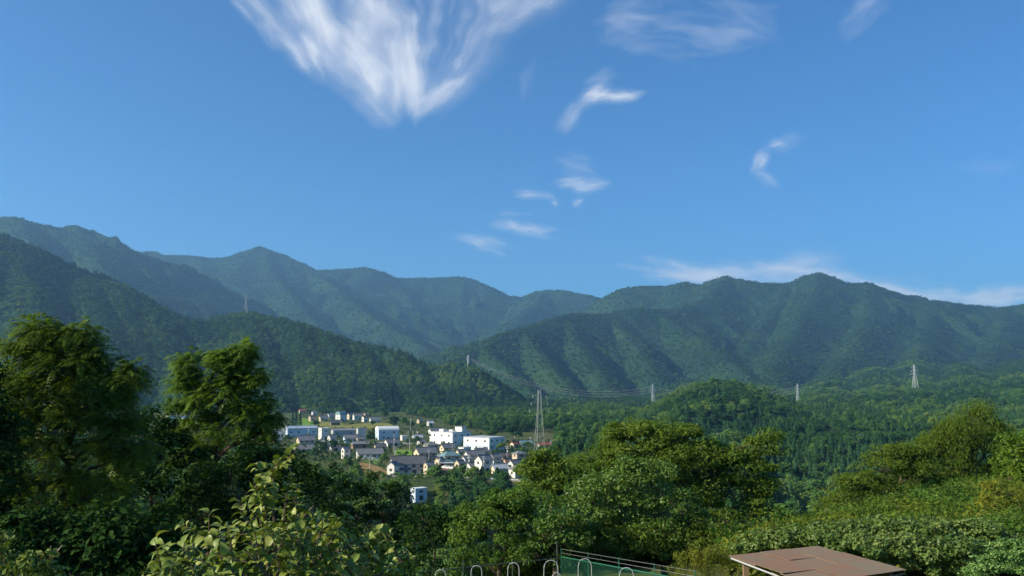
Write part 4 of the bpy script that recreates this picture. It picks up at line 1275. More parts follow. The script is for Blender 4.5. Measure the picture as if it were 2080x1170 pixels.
for k, nm in ((4, 'upper'), (2, 'middle'), (0, 'lower')):
    cable(P1[k + 1], P2[k], 30, 0.095, nm + ' power cable sagging from the hill-shoulder pylon over the big pylon')
    cable(P2[k + 1], P3[k], 16, 0.085, nm + ' faint power cable passing behind the cone-shaped hill')
    cable(P3[k + 1], P4[k], 14, 0.06, nm + ' thin power cable rising to the highest pylon')

# ------------------------------------------------------------------ near trees, bushes and ground cover
def stops(a, b, c): return [(0.12, a), (0.5, b), (0.9, c)]
M['leaf_walnut'] = leaf_mat('feathery leaf', stops((0.060, 0.115, 0.014), (0.11, 0.185, 0.020), (0.19, 0.26, 0.03)), 0.45)
M['leaf_ash'] = leaf_mat('compound leaf', stops((0.060, 0.12, 0.014), (0.11, 0.20, 0.022), (0.20, 0.29, 0.03)), 0.45)
M['leaf_dark'] = leaf_mat('shade-toned leaf', stops((0.012, 0.034, 0.008), (0.022, 0.058, 0.012), (0.042, 0.09, 0.018)), 0.2, 0.8, spec=0.03)  # shade of the understorey put into the leaf colour
M['leaf_cherry'] = leaf_mat('late summer leaf', stops((0.060, 0.125, 0.016), (0.115, 0.19, 0.023), (0.20, 0.265, 0.035)), 0.4)
M['leaf_mid'] = leaf_mat('persimmon leaf', stops((0.050, 0.115, 0.016), (0.095, 0.18, 0.024), (0.18, 0.26, 0.05)), 0.3, 0.42, spec=0.3)
M['leaf_vine'] = leaf_mat('vine leaf', stops((0.045, 0.11, 0.016), (0.085, 0.17, 0.022), (0.15, 0.23, 0.035)), 0.35)
M['leaf_larch'] = leaf_mat('olive spray', stops((0.060, 0.115, 0.016), (0.105, 0.17, 0.022), (0.17, 0.23, 0.03)), 0.4)
M['leaf_kudzu'] = leaf_mat('kudzu leaf', stops((0.060, 0.12, 0.022), (0.115, 0.185, 0.035), (0.21, 0.27, 0.07)), 0.3, 0.42, spec=0.35)
M['leaf_gold'] = leaf_mat('yellowish weed', stops((0.09, 0.12, 0.018), (0.16, 0.19, 0.022), (0.30, 0.29, 0.03)), 0.35)
M['leaf_pale'] = leaf_mat('pale weed leaf', stops((0.10, 0.20, 0.045), (0.19, 0.32, 0.08), (0.36, 0.46, 0.20)), 0.3, 0.45, spec=0.35)
M['grass_blade'] = leaf_mat('long grass', stops((0.09, 0.17, 0.03), (0.15, 0.25, 0.05), (0.24, 0.33, 0.08)), 0.4)
M['leaf_near'] = leaf_mat('near persimmon leaf', stops((0.085, 0.14, 0.018), (0.17, 0.225, 0.032), (0.33, 0.35, 0.10)), 0.2, 0.45, spec=0.3)

def px_lobes(lobes, D):
    out = []
    for l in lobes:
        px, py, rx, ry, n = l[:5]
        d = D + (l[5] if len(l) > 5 else 0.0)
        s = d / F
        out.append((W(px, py, d), (rx * s, max(rx, ry) * s * 0.85, ry * s), n))
    return out

def near_tree(name, label, cat, D, lobes, base_px, leaf, mat, rc, n_each, size, seed, flat=0.6, upness=0.6, aspect=0.55, mode='leaf', droop=0.0,
              trunk_r=0.16, shell=0.45, frond=(0.6, 7, 0.13), base_D=None, crown_name='crown', group=None, low=0.0):
    rng = np.random.default_rng(seed)
    LB = px_lobes(lobes, D)
    bD = base_D or D
    bx = (base_px - 1040) / F * bD
    bz = ground_z(bx, bD)
    base = np.array((bx, bD, bz))
    root = empty(name, base)
    C, r = lobes_to_clumps([(c - base, rr, n) for c, rr, n in LB], rng, rc)
    ok = C[:, 2] > 0.15
    C, r = C[ok], r[ok]
    if mode == 'frond':
        V = frond_leaves(C, r, n_each, rng, *frond)
    else:
        V = clump_leaves(C, r, n_each, size, rng, flat, upness, aspect, droop, shell)
    link(bpy.data.objects.new(crown_name, leaf_mesh(crown_name, V, mat)), root)
    if trunk_r > 0:
        # trunk, a limb to every lobe, twigs to the clumps
        hi = sorted(LB, key=lambda l: -l[0][2])[:max(2, len(LB) // 3)]
        top = np.mean([c for c, _, _ in hi], axis=0) - base
        tr = MB()
        mid = top * 0.45 + rng.normal(0, 0.25, 3) * (1, 1, 0.2)
        axis = [np.zeros(3), mid * 0.5, mid, top]
        def axis_at(t):
            z = t * top[2]
            return np.array([np.interp(z, [a[2] for a in axis], [a[k] for a in axis]) for k in range(3)])
        tr.tube([(0, 0, -0.8), mid * 0.5, mid, top], [trunk_r * 1.2, trunk_r, trunk_r * 0.75, trunk_r * 0.25], 7)
        t = tr.build('trunk', M['bark'], root)
        for c, rr, n in LB:
            c = c - base
            hd = np.hypot(*(c - top)[:2])
            tt = float(np.clip((c[2] - 0.55 * hd - 0.3) / max(top[2], 0.3), 0.12, 0.92))
            st = axis_at(tt)
            k = (st * 0.55 + c * 0.45) + np.array((0, 0, 0.12 * hd)) + rng.normal(0, 0.10, 3)
            m = MB(); m.tube([st, k, c], [trunk_r * 0.55, trunk_r * 0.38, trunk_r * 0.16], 5)
            near = C[np.linalg.norm((C - c) / np.asarray(rr), axis=1) < 1.05]
            for q in near[:14]:
                a = c * 0.75 + k * 0.25 if rng.random() < 0.5 else c
                m.tube([a, (a + q) / 2 + rng.normal(0, 0.08, 3), q], [trunk_r * 0.14, trunk_r * 0.09, trunk_r * 0.04], 4, caps=False)
            m.build('limb', M['bark'], root)
    tag(root, label, cat, group)
    return root

# big feathery trees at the left
near_tree('walnut_tree', 'big feathery green tree filling the left edge', 'tree', 34, [
    (80, 672, 26, 22, 8), (110, 700, 56, 32, 16), (165, 695, 30, 30, 9), (55, 725, 44, 36, 12), (200, 735, 30, 32, 9), (140, 745, 66, 36, 18), (40, 790, 58, 40, 16), (120, 800, 72, 36, 18), (190, 790, 60, 34, 16), (245, 775, 30, 20, 7), (280, 762, 24, 18, 6), (235, 820, 40, 24, 9),
    (20, 850, 50, 40, 12), (90, 860, 80, 38, 16), (180, 860, 70, 34, 14), (255, 870, 40, 28, 8), (60, 925, 90, 40, 16), (170, 920, 80, 38, 14), (250, 930, 50, 36, 8), (20, 985, 70, 40, 10), (120, 990, 90, 40, 12), (210, 990, 70, 40, 9), (70, 1060, 100, 40, 10), (190, 1060, 80, 40, 8)],
    110, None, M['leaf_walnut'], 0.46, 24, 0.12, 101, mode='frond', frond=(0.62, 8, 0.16), trunk_r=0.2)
near_tree('ash_tree', 'feathery tree with bright tips standing second from the left edge', 'tree', 45, [
    (497, 722, 20, 24, 8), (455, 735, 26, 28, 9), (378, 745, 22, 28, 8), (475, 760, 46, 28, 12), (395, 785, 36, 28, 9), (520, 785, 30, 26, 9), (450, 800, 66, 30, 16), (530, 830, 30, 24, 8), (390, 830, 44, 26, 10), (480, 845, 70, 28, 14), (545, 862, 22, 16, 5), (420, 870, 60, 28, 10), (510, 890, 56, 28, 10), (370, 890, 36, 26, 6), (440, 920, 80, 34, 12), (530, 940, 50, 32, 8), (380, 950, 60, 34, 8), (470, 980, 80, 40, 10), (400, 1030, 80, 40, 8), (510, 1040, 70, 40, 8)],
    430, None, M['leaf_ash'], 0.46, 30, 0.12, 102, mode='frond', frond=(0.52, 8, 0.17), trunk_r=0.18)
near_tree('edge_tree', 'leafy tree reaching in from beyond the left edge', 'tree', 30, [  # unseen part of the crown enlarged to shade what stands below
    (-60, 800, 60, 50, 16), (-120, 760, 80, 60, 18), (-20, 870, 50, 36, 14), (-110, 880, 110, 60, 20), (-10, 940, 44, 40, 12), (-90, 980, 110, 60, 18), (-160, 840, 90, 80, 20), (0, 1010, 40, 40, 10), (-80, 1070, 110, 60, 16), (-220, 800, 100, 110, 20), (-220, 960, 110, 100, 16), (-130, 700, 90, 60, 16), (-240, 680, 110, 90, 18), (-40, 760, 40, 30, 8)],
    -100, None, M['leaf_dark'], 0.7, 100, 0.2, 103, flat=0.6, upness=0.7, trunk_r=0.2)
# understorey behind and below them, its deep shade put into the leaf colour
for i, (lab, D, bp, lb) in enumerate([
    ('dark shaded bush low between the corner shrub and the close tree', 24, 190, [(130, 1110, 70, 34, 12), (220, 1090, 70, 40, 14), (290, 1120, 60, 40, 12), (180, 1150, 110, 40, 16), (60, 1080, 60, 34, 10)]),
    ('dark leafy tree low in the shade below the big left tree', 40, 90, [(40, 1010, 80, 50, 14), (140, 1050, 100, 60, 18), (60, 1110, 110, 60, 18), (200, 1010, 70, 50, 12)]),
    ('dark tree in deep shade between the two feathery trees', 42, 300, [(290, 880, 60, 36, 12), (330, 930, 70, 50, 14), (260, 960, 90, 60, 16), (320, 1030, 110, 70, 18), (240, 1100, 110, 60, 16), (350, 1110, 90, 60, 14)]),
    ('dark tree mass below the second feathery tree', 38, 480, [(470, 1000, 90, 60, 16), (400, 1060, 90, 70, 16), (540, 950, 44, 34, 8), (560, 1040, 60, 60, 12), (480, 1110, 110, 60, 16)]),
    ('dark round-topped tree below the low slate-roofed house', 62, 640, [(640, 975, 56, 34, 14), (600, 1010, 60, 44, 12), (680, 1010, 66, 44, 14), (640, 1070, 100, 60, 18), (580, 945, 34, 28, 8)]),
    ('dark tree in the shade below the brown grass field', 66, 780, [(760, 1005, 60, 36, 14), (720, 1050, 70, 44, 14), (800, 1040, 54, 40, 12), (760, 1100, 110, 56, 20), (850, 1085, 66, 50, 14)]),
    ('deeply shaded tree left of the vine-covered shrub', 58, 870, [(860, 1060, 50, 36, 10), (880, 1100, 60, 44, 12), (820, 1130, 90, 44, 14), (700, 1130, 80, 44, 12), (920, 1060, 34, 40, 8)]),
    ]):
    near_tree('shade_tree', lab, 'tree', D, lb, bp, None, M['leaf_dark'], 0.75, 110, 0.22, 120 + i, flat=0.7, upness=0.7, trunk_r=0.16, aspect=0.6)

# the big layered tree in the centre and its neighbours
near_tree('cherry_tree', 'large spreading tree with yellowish layered foliage right of centre', 'tree', 50, [
    (1265, 888, 42, 24, 16), (1320, 880, 54, 24, 20), (1380, 893, 46, 28, 18), (1290, 915, 74, 30, 26), (1370, 925, 74, 32, 26), (1240, 940, 56, 28, 18), (1440, 930, 60, 30, 20), (1500, 935, 50, 28, 16), (1545, 912, 30, 24, 9), (1563, 888, 14, 12, 4),
    (1330, 955, 90, 34, 26), (1430, 965, 80, 38, 24), (1520, 965, 56, 36, 18), (1180, 960, 56, 30, 18), (1480, 1005, 90, 44, 24), (1400, 1020, 90, 46, 22), (1545, 1010, 46, 44, 12), (1470, 1060, 80, 46, 16), (1540, 1060, 50, 40, 8), (1430, 1090, 70, 36, 8)],
    1360, None, M['leaf_cherry'], 0.72, 190, 0.155, 140, flat=0.5, upness=0.75, trunk_r=0.24)
near_tree('broadleaf_tree', 'yellow-green tree at the right edge of the village houses', 'tree', 47, [
    (1110, 935, 32, 20, 10), (1090, 965, 34, 26, 10), (1140, 960, 40, 24, 10), (1100, 995, 40, 26, 10), (1165, 985, 46, 26, 10)],
    1120, None, M['leaf_cherry'], 0.6, 110, 0.19, 141, flat=0.45, upness=0.8, trunk_r=0.14)
near_tree('persimmon_tree', 'mid-green fruit tree with glossy leaves before the spreading tree', 'tree', 37, [
    (1290, 960, 50, 28, 14), (1240, 985, 62, 30, 16), (1330, 985, 60, 34, 16), (1200, 1020, 56, 34, 14), (1280, 1030, 80, 36, 20), (1370, 1030, 56, 36, 14), (1220, 1065, 66, 38, 16), (1320, 1075, 80, 36, 18), (1410, 1070, 44, 36, 10), (1270, 1105, 80, 26, 14), (1190, 1105, 40, 24, 8), (1420, 1105, 30, 24, 5)],
    1290, None, M['leaf_mid'], 0.5, 110, 0.135, 142, flat=0.6, upness=0.6, droop=0.3, trunk_r=0.13)
near_tree('vine_shrub', 'bright green vine-covered shrub left of the fence corner', 'shrub', 35, [
    (1000, 1035, 50, 24, 14), (960, 1060, 40, 30, 12), (1040, 1025, 60, 28, 16), (1020, 1070, 80, 40, 20), (945, 1100, 34, 44, 12), (1000, 1120, 70, 44, 16), (1090, 1020, 50, 26, 12), (1070, 1075, 50, 44, 12), (935, 1145, 20, 30, 6)],
    1000, None, M['leaf_vine'], 0.42, 120, 0.125, 143, flat=0.6, upness=0.7, trunk_r=0.10)
near_tree('vine_shrub', 'darker vine thicket behind the fence post', 'shrub', 34, [
    (1110, 1095, 44, 36, 12), (1150, 1060, 40, 34, 10), (1090, 1130, 46, 30, 10), (1160, 1105, 34, 26, 8)],
    1120, None, M['leaf_mid'], 0.42, 70, 0.15, 144, flat=0.6, upness=0.6, trunk_r=0.08)
# the slope at the right
near_tree('larch_tree', 'tall olive feathery tree rising at the upper right', 'tree', 60, [
    (1985, 850, 20, 26, 10), (1965, 880, 48, 30, 18), (2010, 885, 34, 34, 14), (1930, 905, 50, 32, 16), (1985, 925, 70, 40, 22), (2035, 905, 22, 34, 8), (1900, 940, 60, 34, 16), (1960, 970, 80, 44, 22), (1850, 955, 50, 30, 14), (1900, 1000, 80, 40, 18), (1990, 1010, 70, 40, 14), (1830, 1000, 60, 36, 14), (1890, 912, 46, 30, 16), (1930, 882, 34, 24, 12), (2045, 930, 40, 40, 12), (2040, 985, 60, 44, 14)],
    1965, None, M['leaf_larch'], 0.75, 130, 0.22, 150, flat=0.9, upness=0.3, aspect=0.25, droop=0.75, trunk_r=0.16)
near_tree('cedar_shrub', 'olive bushy tree on the slope left of the tall feathery one', 'tree', 56, [
    (1830, 925, 40, 22, 12), (1790, 955, 50, 28, 14), (1850, 970, 60, 32, 16), (1750, 990, 50, 28, 14), (1810, 1005, 80, 34, 20), (1720, 1025, 50, 28, 12), (1890, 1010, 60, 36, 14), (1780, 1045, 90, 28, 16), (1690, 1050, 40, 22, 10), (1660, 1065, 30, 18, 8), (1850, 930, 44, 24, 12), (1880, 955, 50, 30, 12), (1740, 1030, 70, 30, 16), (1840, 1045, 80, 30, 16), (1920, 1045, 70, 30, 12)],
    1800, None, M['leaf_larch'], 0.75, 150, 0.2, 151, flat=0.45, upness=0.6, aspect=0.35, trunk_r=0.14)
near_tree('broadleaf_tree', 'dark green leafy tree at the right edge below the feathery one', 'tree', 52, [
    (2065, 905, 34, 26, 10), (2080, 940, 50, 30, 12), (2040, 975, 40, 30, 8), (2090, 985, 60, 36, 10)],
    2075, None, M['leaf_ash'], 0.6, 110, 0.2, 152, flat=0.5, upness=0.7, trunk_r=0.14)
near_tree('weed_shrub', 'yellow-green tall weeds on the slope at the right edge', 'shrub', 40, [
    (2040, 1000, 50, 20, 14), (2070, 1030, 50, 26, 14), (2010, 1035, 44, 24, 12), (2050, 1065, 70, 24, 14), (1985, 1060, 30, 20, 8)],
    2040, None, M['leaf_gold'], 0.42, 90, 0.15, 153, flat=0.9, upness=0.3, aspect=0.35, droop=0.2, trunk_r=0.03)
near_tree('weed_bush', 'yellowish feathery bush between the fence and the rusty roof', 'shrub', 27, [
    (1400, 1140, 24, 22, 10), (1440, 1130, 34, 20, 12), (1480, 1145, 26, 18, 10), (1430, 1165, 50, 18, 12), (1385, 1165, 20, 14, 5)],
    1435, None, M['leaf_gold'], 0.22, 110, 0.085, 154, flat=1.2, upness=0.2, aspect=0.22, droop=0.0, trunk_r=0.02)
def kudzu():
    rng = np.random.default_rng(160)
    lobes = [(1520, 1120, 40, 18, 14, 2), (1570, 1098, 50, 18, 18, 2), (1640, 1088, 60, 20, 22, 2), (1720, 1085, 60, 22, 22, 2), (1800, 1080, 60, 22, 22, 2), (1880, 1080, 60, 24, 22, 2), (1960, 1080, 60, 26, 20, 2),
             (1750, 1110, 70, 22, 22), (1840, 1115, 70, 26, 24), (1930, 1115, 60, 28, 20), (1880, 1145, 60, 26, 20), (2010, 1100, 60, 28, 18, 2), (1800, 1138, 50, 22, 14), (2060, 1110, 50, 24, 12, 2), (1950, 1150, 60, 30, 14)]
    LB = px_lobes(lobes, 28)
    C, r = lobes_to_clumps(LB, rng, 0.34)
    V = clump_leaves(C, r, 100, 0.115, rng, 0.6, 0.7, 0.8, 0.0, 0.5)
    o = link(bpy.data.objects.new('vine_thicket', leaf_mesh('vine_thicket', V, M['leaf_kudzu'])))
    tag(o, 'dense kudzu vines smothering the bank behind the rusty roof', 'vines', kind='stuff')
kudzu()
def undergrowth():
    rng = np.random.default_rng(165)
    src = source_collection('bush_kinds', [bush_mesh('bush', M['leaf_larch'], 1, 900, 0.10), bush_mesh('bush', M['leaf_vine'], 2, 900, 0.10), bush_mesh('bush', M['leaf_dark'], 3, 900, 0.10), bush_mesh('bush', M['leaf_gold'], 4, 900, 0.08)])
    pts = []; kind = []; scl = []
    for _ in range(14000):
        y = rng.uniform(16, 125); x = rng.uniform(-0.64, 0.68) * y
        if -0.11 < x / y < 0.25 and y < 36: continue
        if y < 31 and x > 0 : continue
        z = ground_z(x, y)
        h = rng.uniform(0.9, 2.0)
        px_, py_ = project(np.array(x), np.array(y), np.array(z + h))
        lim = np.interp(px_, [0, 560, 900, 1080, 1560, 1650, 1700, 1750, 1850, 1950, 2080], [960, 1010, 1090, 1040, 1065, 1048, 1036, 1020, 1000, 950, 930])
        if py_ < lim or py_ > 1300: continue
        pts.append((x, y, z - 0.1)); scl.append((h * 0.8, h * 0.8, h))
        kind.append(2 if px_ < 900 else rng.choice([0, 1, 2, 3], p=[0.45, 0.25, 0.15, 0.15]))  # bushes at the left all take the leaf coloured for shade
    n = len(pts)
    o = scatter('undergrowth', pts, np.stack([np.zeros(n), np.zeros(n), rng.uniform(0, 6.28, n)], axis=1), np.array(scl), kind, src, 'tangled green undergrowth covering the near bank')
    o['category'] = 'undergrowth'
    print('undergrowth', n)
undergrowth()
def right_weeds():
    rng = np.random.default_rng(161)
    LB = px_lobes([(2010, 1150, 44, 20, 14), (2060, 1125, 40, 24, 14), (2070, 1160, 40, 20, 12), (1985, 1170, 30, 14, 8)], 15)
    C, r = lobes_to_clumps(LB, rng, 0.17)
    V = clump_leaves(C, r, 70, 0.06, rng, 0.6, 0.8, 0.6, 0.0, 0.5)
    o = link(bpy.data.objects.new('pale_weeds', leaf_mesh('pale_weeds', V, M['leaf_pale'])))
    tag(o, 'pale whitish weeds in the lower right corner', 'weeds', kind='stuff')
    n = 700
    c = np.stack([rng.uniform(4.7, 8.8, n), rng.uniform(10.5, 15.5, n), np.zeros(n)], axis=1)
    c[:, 0] = np.maximum(c[:, 0], c[:, 1] * 0.49 + rng.uniform(0, 1.2, n))
    V = []
    for p in c:
        g = ground_z(p[0], p[1]); h = rng.uniform(1.0, 2.3); w = rng.uniform(0.010, 0.018)
        d = unit(rng.normal(size=3) * (1, 1, 0)); s = np.array((-d[1], d[0], 0))
        pr = []
        for t in (0, 0.4, 0.75, 1.0):
            pr.append(np.array((p[0], p[1], g)) + d * h * 0.55 * t * t + np.array((0, 0, 1)) * h * (t - 0.25 * t * t))
        for k in range(3):
            w0 = w * (1 - 0.3 * k); w1 = w * (1 - 0.3 * (k + 1)) if k < 2 else 0.001
            V += [pr[k] - s * w0, pr[k] + s * w0, pr[k + 1] + s * w1, pr[k + 1] - s * w1]
    o = link(bpy.data.objects.new('tall_grass', leaf_mesh('tall_grass', np.array(V), M['grass_blade'])))
    tag(o, 'bright long grass blades in the lower right corner', 'grass', kind='stuff')
right_weeds()

# ------------------------------------------------------------------ the close persimmon with big leaves
def big_leaf_mesh():
    # ovate blade, folded along the midrib and curling down at the tip
    V = []; Fc = []
    prof = [(0.0, 0.02), (0.18, 0.26), (0.42, 0.34), (0.68, 0.26), (0.88, 0.11), (1.0, 0.0)]
    for t, w in prof:
        z = 0.12 * t - 0.62 * t * t
        x = t - 0.12 * t * t
        V += [(x, -w, z + w * 0.38), (x, 0, z), (x, w, z + w * 0.38)]
    for i in range(len(prof) - 1):
        a = i * 3
        Fc += [(a, a + 1, a + 4, a + 3), (a + 1, a + 2, a + 5, a + 4)]
    return np.array(V), np.array(Fc)
def close_tree():
    rng = np.random.default_rng(170)
    D = 8.0
    bx = (575 - 1040) / F * D
    base = np.array((bx, D, ground_z(bx, D)))
    root = empty('persimmon_tree', base)
    tag(root, 'close leafy persimmon tree with large curled yellow-green leaves', 'tree')
    m = MB(); m.tube([(0, 0, -0.5), (0.03, 0, 0.6), (-0.02, 0.02, 1.3)], [0.09, 0.075, 0.06], 8); m.build('trunk', M['bark'], root)
    shoots = []   # paths in photo pixels and depth
    def P(px, py, d): return W(px, py, d) - base
    main = [((560, 1165), (556, 1050), (552, 990), (566, 935), 0.0), ((545, 1190), (510, 1110), (500, 1060), (486, 1020), -0.5), ((540, 1200), (470, 1140), (430, 1095), (372, 1068), -0.3), ((530, 1230), (430, 1170), (370, 1140), (330, 1120), -0.7),
            ((580, 1190), (630, 1120), (655, 1080), (668, 1046), -0.2), ((600, 1200), (665, 1130), (690, 1085), (705, 1050), 0.3), ((600, 1220), (680, 1150), (730, 1110), (770, 1080), 0.6), ((640, 1230), (700, 1170), (740, 1140), (790, 1120), 0.4), ((660, 1240), (740, 1190), (800, 1150), (835, 1130), 0.1),
            ((560, 1200), (585, 1120), (600, 1060), (596, 1000), 0.2), ((550, 1180), (530, 1090), (528, 1030), (520, 985), -0.6), ((570, 1220), (620, 1160), (650, 1130), (668, 1100), -0.7), ((540, 1240), (480, 1190), (440, 1160), (405, 1135), -1.0), ((500, 1250), (400, 1200), (350, 1180), (310, 1160), -0.9), ((600, 1240), (640, 1190), (690, 1160), (720, 1145), -0.5),
            ((560, 1230), (540, 1170), (520, 1140), (500, 1120), -1.2), ((580, 1230), (600, 1160), (612, 1130), (622, 1090), -1.0), ((620, 1240), (690, 1200), (760, 1170), (800, 1160), -0.3),
            ((560, 1180), (575, 1080), (580, 1020), (590, 965), 0.15), ((550, 1170), (540, 1060), (538, 1000), (545, 955), -0.2), ((520, 1220), (460, 1160), (445, 1120), (440, 1085), -0.4), ((500, 1240), (420, 1180), (390, 1150), (372, 1105), 0.1), ((560, 1220), (600, 1140), (628, 1090), (640, 1060), 0.5), ((600, 1230), (660, 1170), (690, 1120), (735, 1090), -0.1), ((640, 1230), (720, 1180), (770, 1150), (815, 1140), 0.5), ((480, 1250), (400, 1190), (340, 1165), (318, 1140), -0.2), ((560, 1230), (570, 1160), (560, 1110), (550, 1075), -0.9), ((540, 1230), (500, 1160), (470, 1120), (462, 1070), -0.9), ((600, 1230), (640, 1150), (665, 1110), (690, 1075), -0.9)]
    LV = []       # leaf placements: position, axis, normal, size
    for pts in main:
        dz = pts[4]
        path = [P(px, py, D + dz) for px, py in pts[:4]]
        start = np.array((-0.02, 0.02, 1.2)) + rng.normal(0, 0.02, 3)
        m = MB(); m.tube([start, path[0] * 0.6 + start * 0.4, *path], [0.035, 0.026, 0.018, 0.013, 0.009, 0.004], 5)
        b = m.build('branch', M['bark'], root)
        # side twigs
        tw = [path]
        for k in range(4):
            t = rng.uniform(0.8, 2.7); i = int(t)
            q = path[i] * (1 - t + i) + path[min(i + 1, 3)] * (t - i)
            d = unit(rng.normal(size=3) + np.array((0, -0.1, 0.5)))
            L = rng.uniform(0.14, 0.34)
            side = [q, q + d * L * 0.5, q + d * L + np.array((0, 0, 0.03))]
            m = MB(); m.tube(side, [0.007, 0.005, 0.003], 4); m.build('twig', M['bark'], b)
            tw.append(side)
        for line in tw:
            ln = sum(np.linalg.norm(line[i + 1] - line[i]) for i in range(len(line) - 1))
            n = max(5, int(ln / 0.029))
            for k in range(n):
                t = (0.12 + 0.88 * k / (n - 1)) * (len(line) - 1); i = min(int(t), len(line) - 2)
                q = line[i] * (1 - t + i) + line[i + 1] * (t - i)
                tang = unit(line[i + 1] - line[i])
                ang = k * 2.4 + rng.normal(0, 0.5)
                u = unit(np.cross(tang, (0.3, 0.2, 1.0))); v = np.cross(tang, u)
                ax = unit((u * math.cos(ang) + v * math.sin(ang)) * 1.0 + tang * 0.55 + np.array((0, 0, 0.10)) + rng.normal(0, 0.15, 3))
                nr = unit(np.array((-0.2, -0.1, 1.0)) + rng.normal(0, 0.35, 3)); nr = unit(nr - ax * np.dot(nr, ax))
                LV.append((q + ax * 0.012, ax, nr, rng.uniform(0.05, 0.122)))
    lv, lf = big_leaf_mesh()
    lm = quads_mesh('leaf', lv, lf, [M['leaf_near']], smooth=True)
    mats4 = []
    for q, ax, nr, s in LV:
        yv = np.cross(nr, ax)
        mats4.append(np.column_stack([ax * s, yv * s, nr * s]))
    # the leaves that show largest in view are parts of their own, the rest one part
    wp = np.array([q for q, *_ in LV]) + base
    px, py = project(wp[:, 0], wp[:, 1], wp[:, 2])
    vis = (px > 0) & (py < 1165)
    score = np.where(vis, np.array([s for *_, s in LV]) / wp[:, 1], -1)
    order = np.argsort(-score)
    for i in order[:300]:
        o = link(bpy.data.objects.new('leaf', lm), root)
        R3 = mats4[i]
        o.matrix_local = Matrix([[*R3[0], LV[i][0][0]], [*R3[1], LV[i][0][1]], [*R3[2], LV[i][0][2]], [0, 0, 0, 1]])
    V = []; Fq = []
    for n_, i in enumerate(order[300:]):
        V.append(lv @ mats4[i].T + LV[i][0]); Fq.append(lf + n_ * len(lv))
    if V:
        o = link(bpy.data.objects.new('foliage', quads_mesh('foliage', np.concatenate(V), np.concatenate(Fq), [M['leaf_near']], smooth=True)), root)
        o['kind'] = 'stuff'
    print('close leaves', len(LV))
close_tree()
near_tree('corner_shrub', 'small yellow-green shrub in the lower left corner', 'shrub', 9, [
    (75, 1140, 34, 22, 8), (40, 1160, 30, 20, 6), (0, 1100, 16, 20, 4), (95, 1165, 26, 16, 5), (-10, 1140, 24, 30, 5)],
    50, None, M['leaf_near'], 0.10, 16, 0.085, 171, flat=0.8, upness=0.6, trunk_r=0.02)
def dry_twig():
    root = empty('dry_twig', W(88, 1172, 9.0))
    m = MB()
    o = W(88, 1172, 9.0)
    m.tube([W(88, 1180, 9.0) - o, W(100, 1145, 9.0) - o, W(118, 1118, 9.0) - o, W(127, 1107, 9.0) - o], [0.012, 0.009, 0.006, 0.003], 5)
    m.build('stem', M['twig'], root)
    for a, b in (((100, 1145), (103, 1108)), ((108, 1132), (124, 1125)), ((95, 1158), (88, 1130))):
        t = MB(); t.tube([W(*a, 9.0) - o, W(*b, 9.05) - o], [0.005, 0.002], 4); t.build('side_twig', M['twig'], root)
    tag(root, 'bare pale dry twig in the lower left corner', 'twig')
M['twig'] = simple('dry twig', (0.35, 0.27, 0.22), 0.9)
dry_twig()

# ------------------------------------------------------------------ garden hoops, fence and the rusty shed
M['hoop'] = simple('grey pipe', (0.50, 0.51, 0.48), 0.4, 0.1, 6, metal=0.3, spec=0.5)
M['fence_green'] = simple('green coated wire', (0.02, 0.12, 0.07), 0.5, 0.15, 3)
M['fence_dark'] = simple('dark rail', (0.03, 0.05, 0.04), 0.6)
def hoop(px, py, wpx, D, label):
    x = (px - 1040) / F * D
    g = ground_z(x, D)
    top = W(px, py, D)[2]
    h = top - g; w = wpx / 2 * D / F * 0.88
    root = empty('garden_hoop', (x, D, g), random.uniform(-0.15, 0.15))
    r = w * 0.75
    pts = [(-w * 1.25, 0, -0.2), (-w * 1.0, 0, h - r * 1.3), (-w * 0.92, 0, h - r)]
    pts += [(-math.cos(t) * w * 0.92, 0, h - r + math.sin(t) * r) for t in np.linspace(0.3, math.pi - 0.3, 7)]
    pts += [(w * 0.92, 0, h - r), (w * 1.0, 0, h - r * 1.3), (w * 1.25, 0, -0.2)]
    m = MB(); m.tube(pts, 0.012, 8); m.build('pipe', M['hoop'], root)
    tag(root, label, 'hoop', 'bent pipe hoops in the garden')
for a in [(899, 1157, 23, 26, 'leftmost grey pipe hoop, lowest at the frame bottom'), (970, 1149, 24, 26.3, 'second pipe hoop from the left'), (1043, 1143, 25, 26.6, 'third pipe hoop from the left, before the dark thicket'),
          (1117, 1138, 31, 26, 'largest pipe hoop beside the fence corner post'), (1128, 1163, 18, 25, 'small low hoop overlapping the largest one'), (1184, 1135, 29, 27, 'pipe hoop standing before the green mesh fence'), (1266, 1153, 31, 25.5, 'rightmost pipe hoop before the green mesh fence')]:
    hoop(*a)

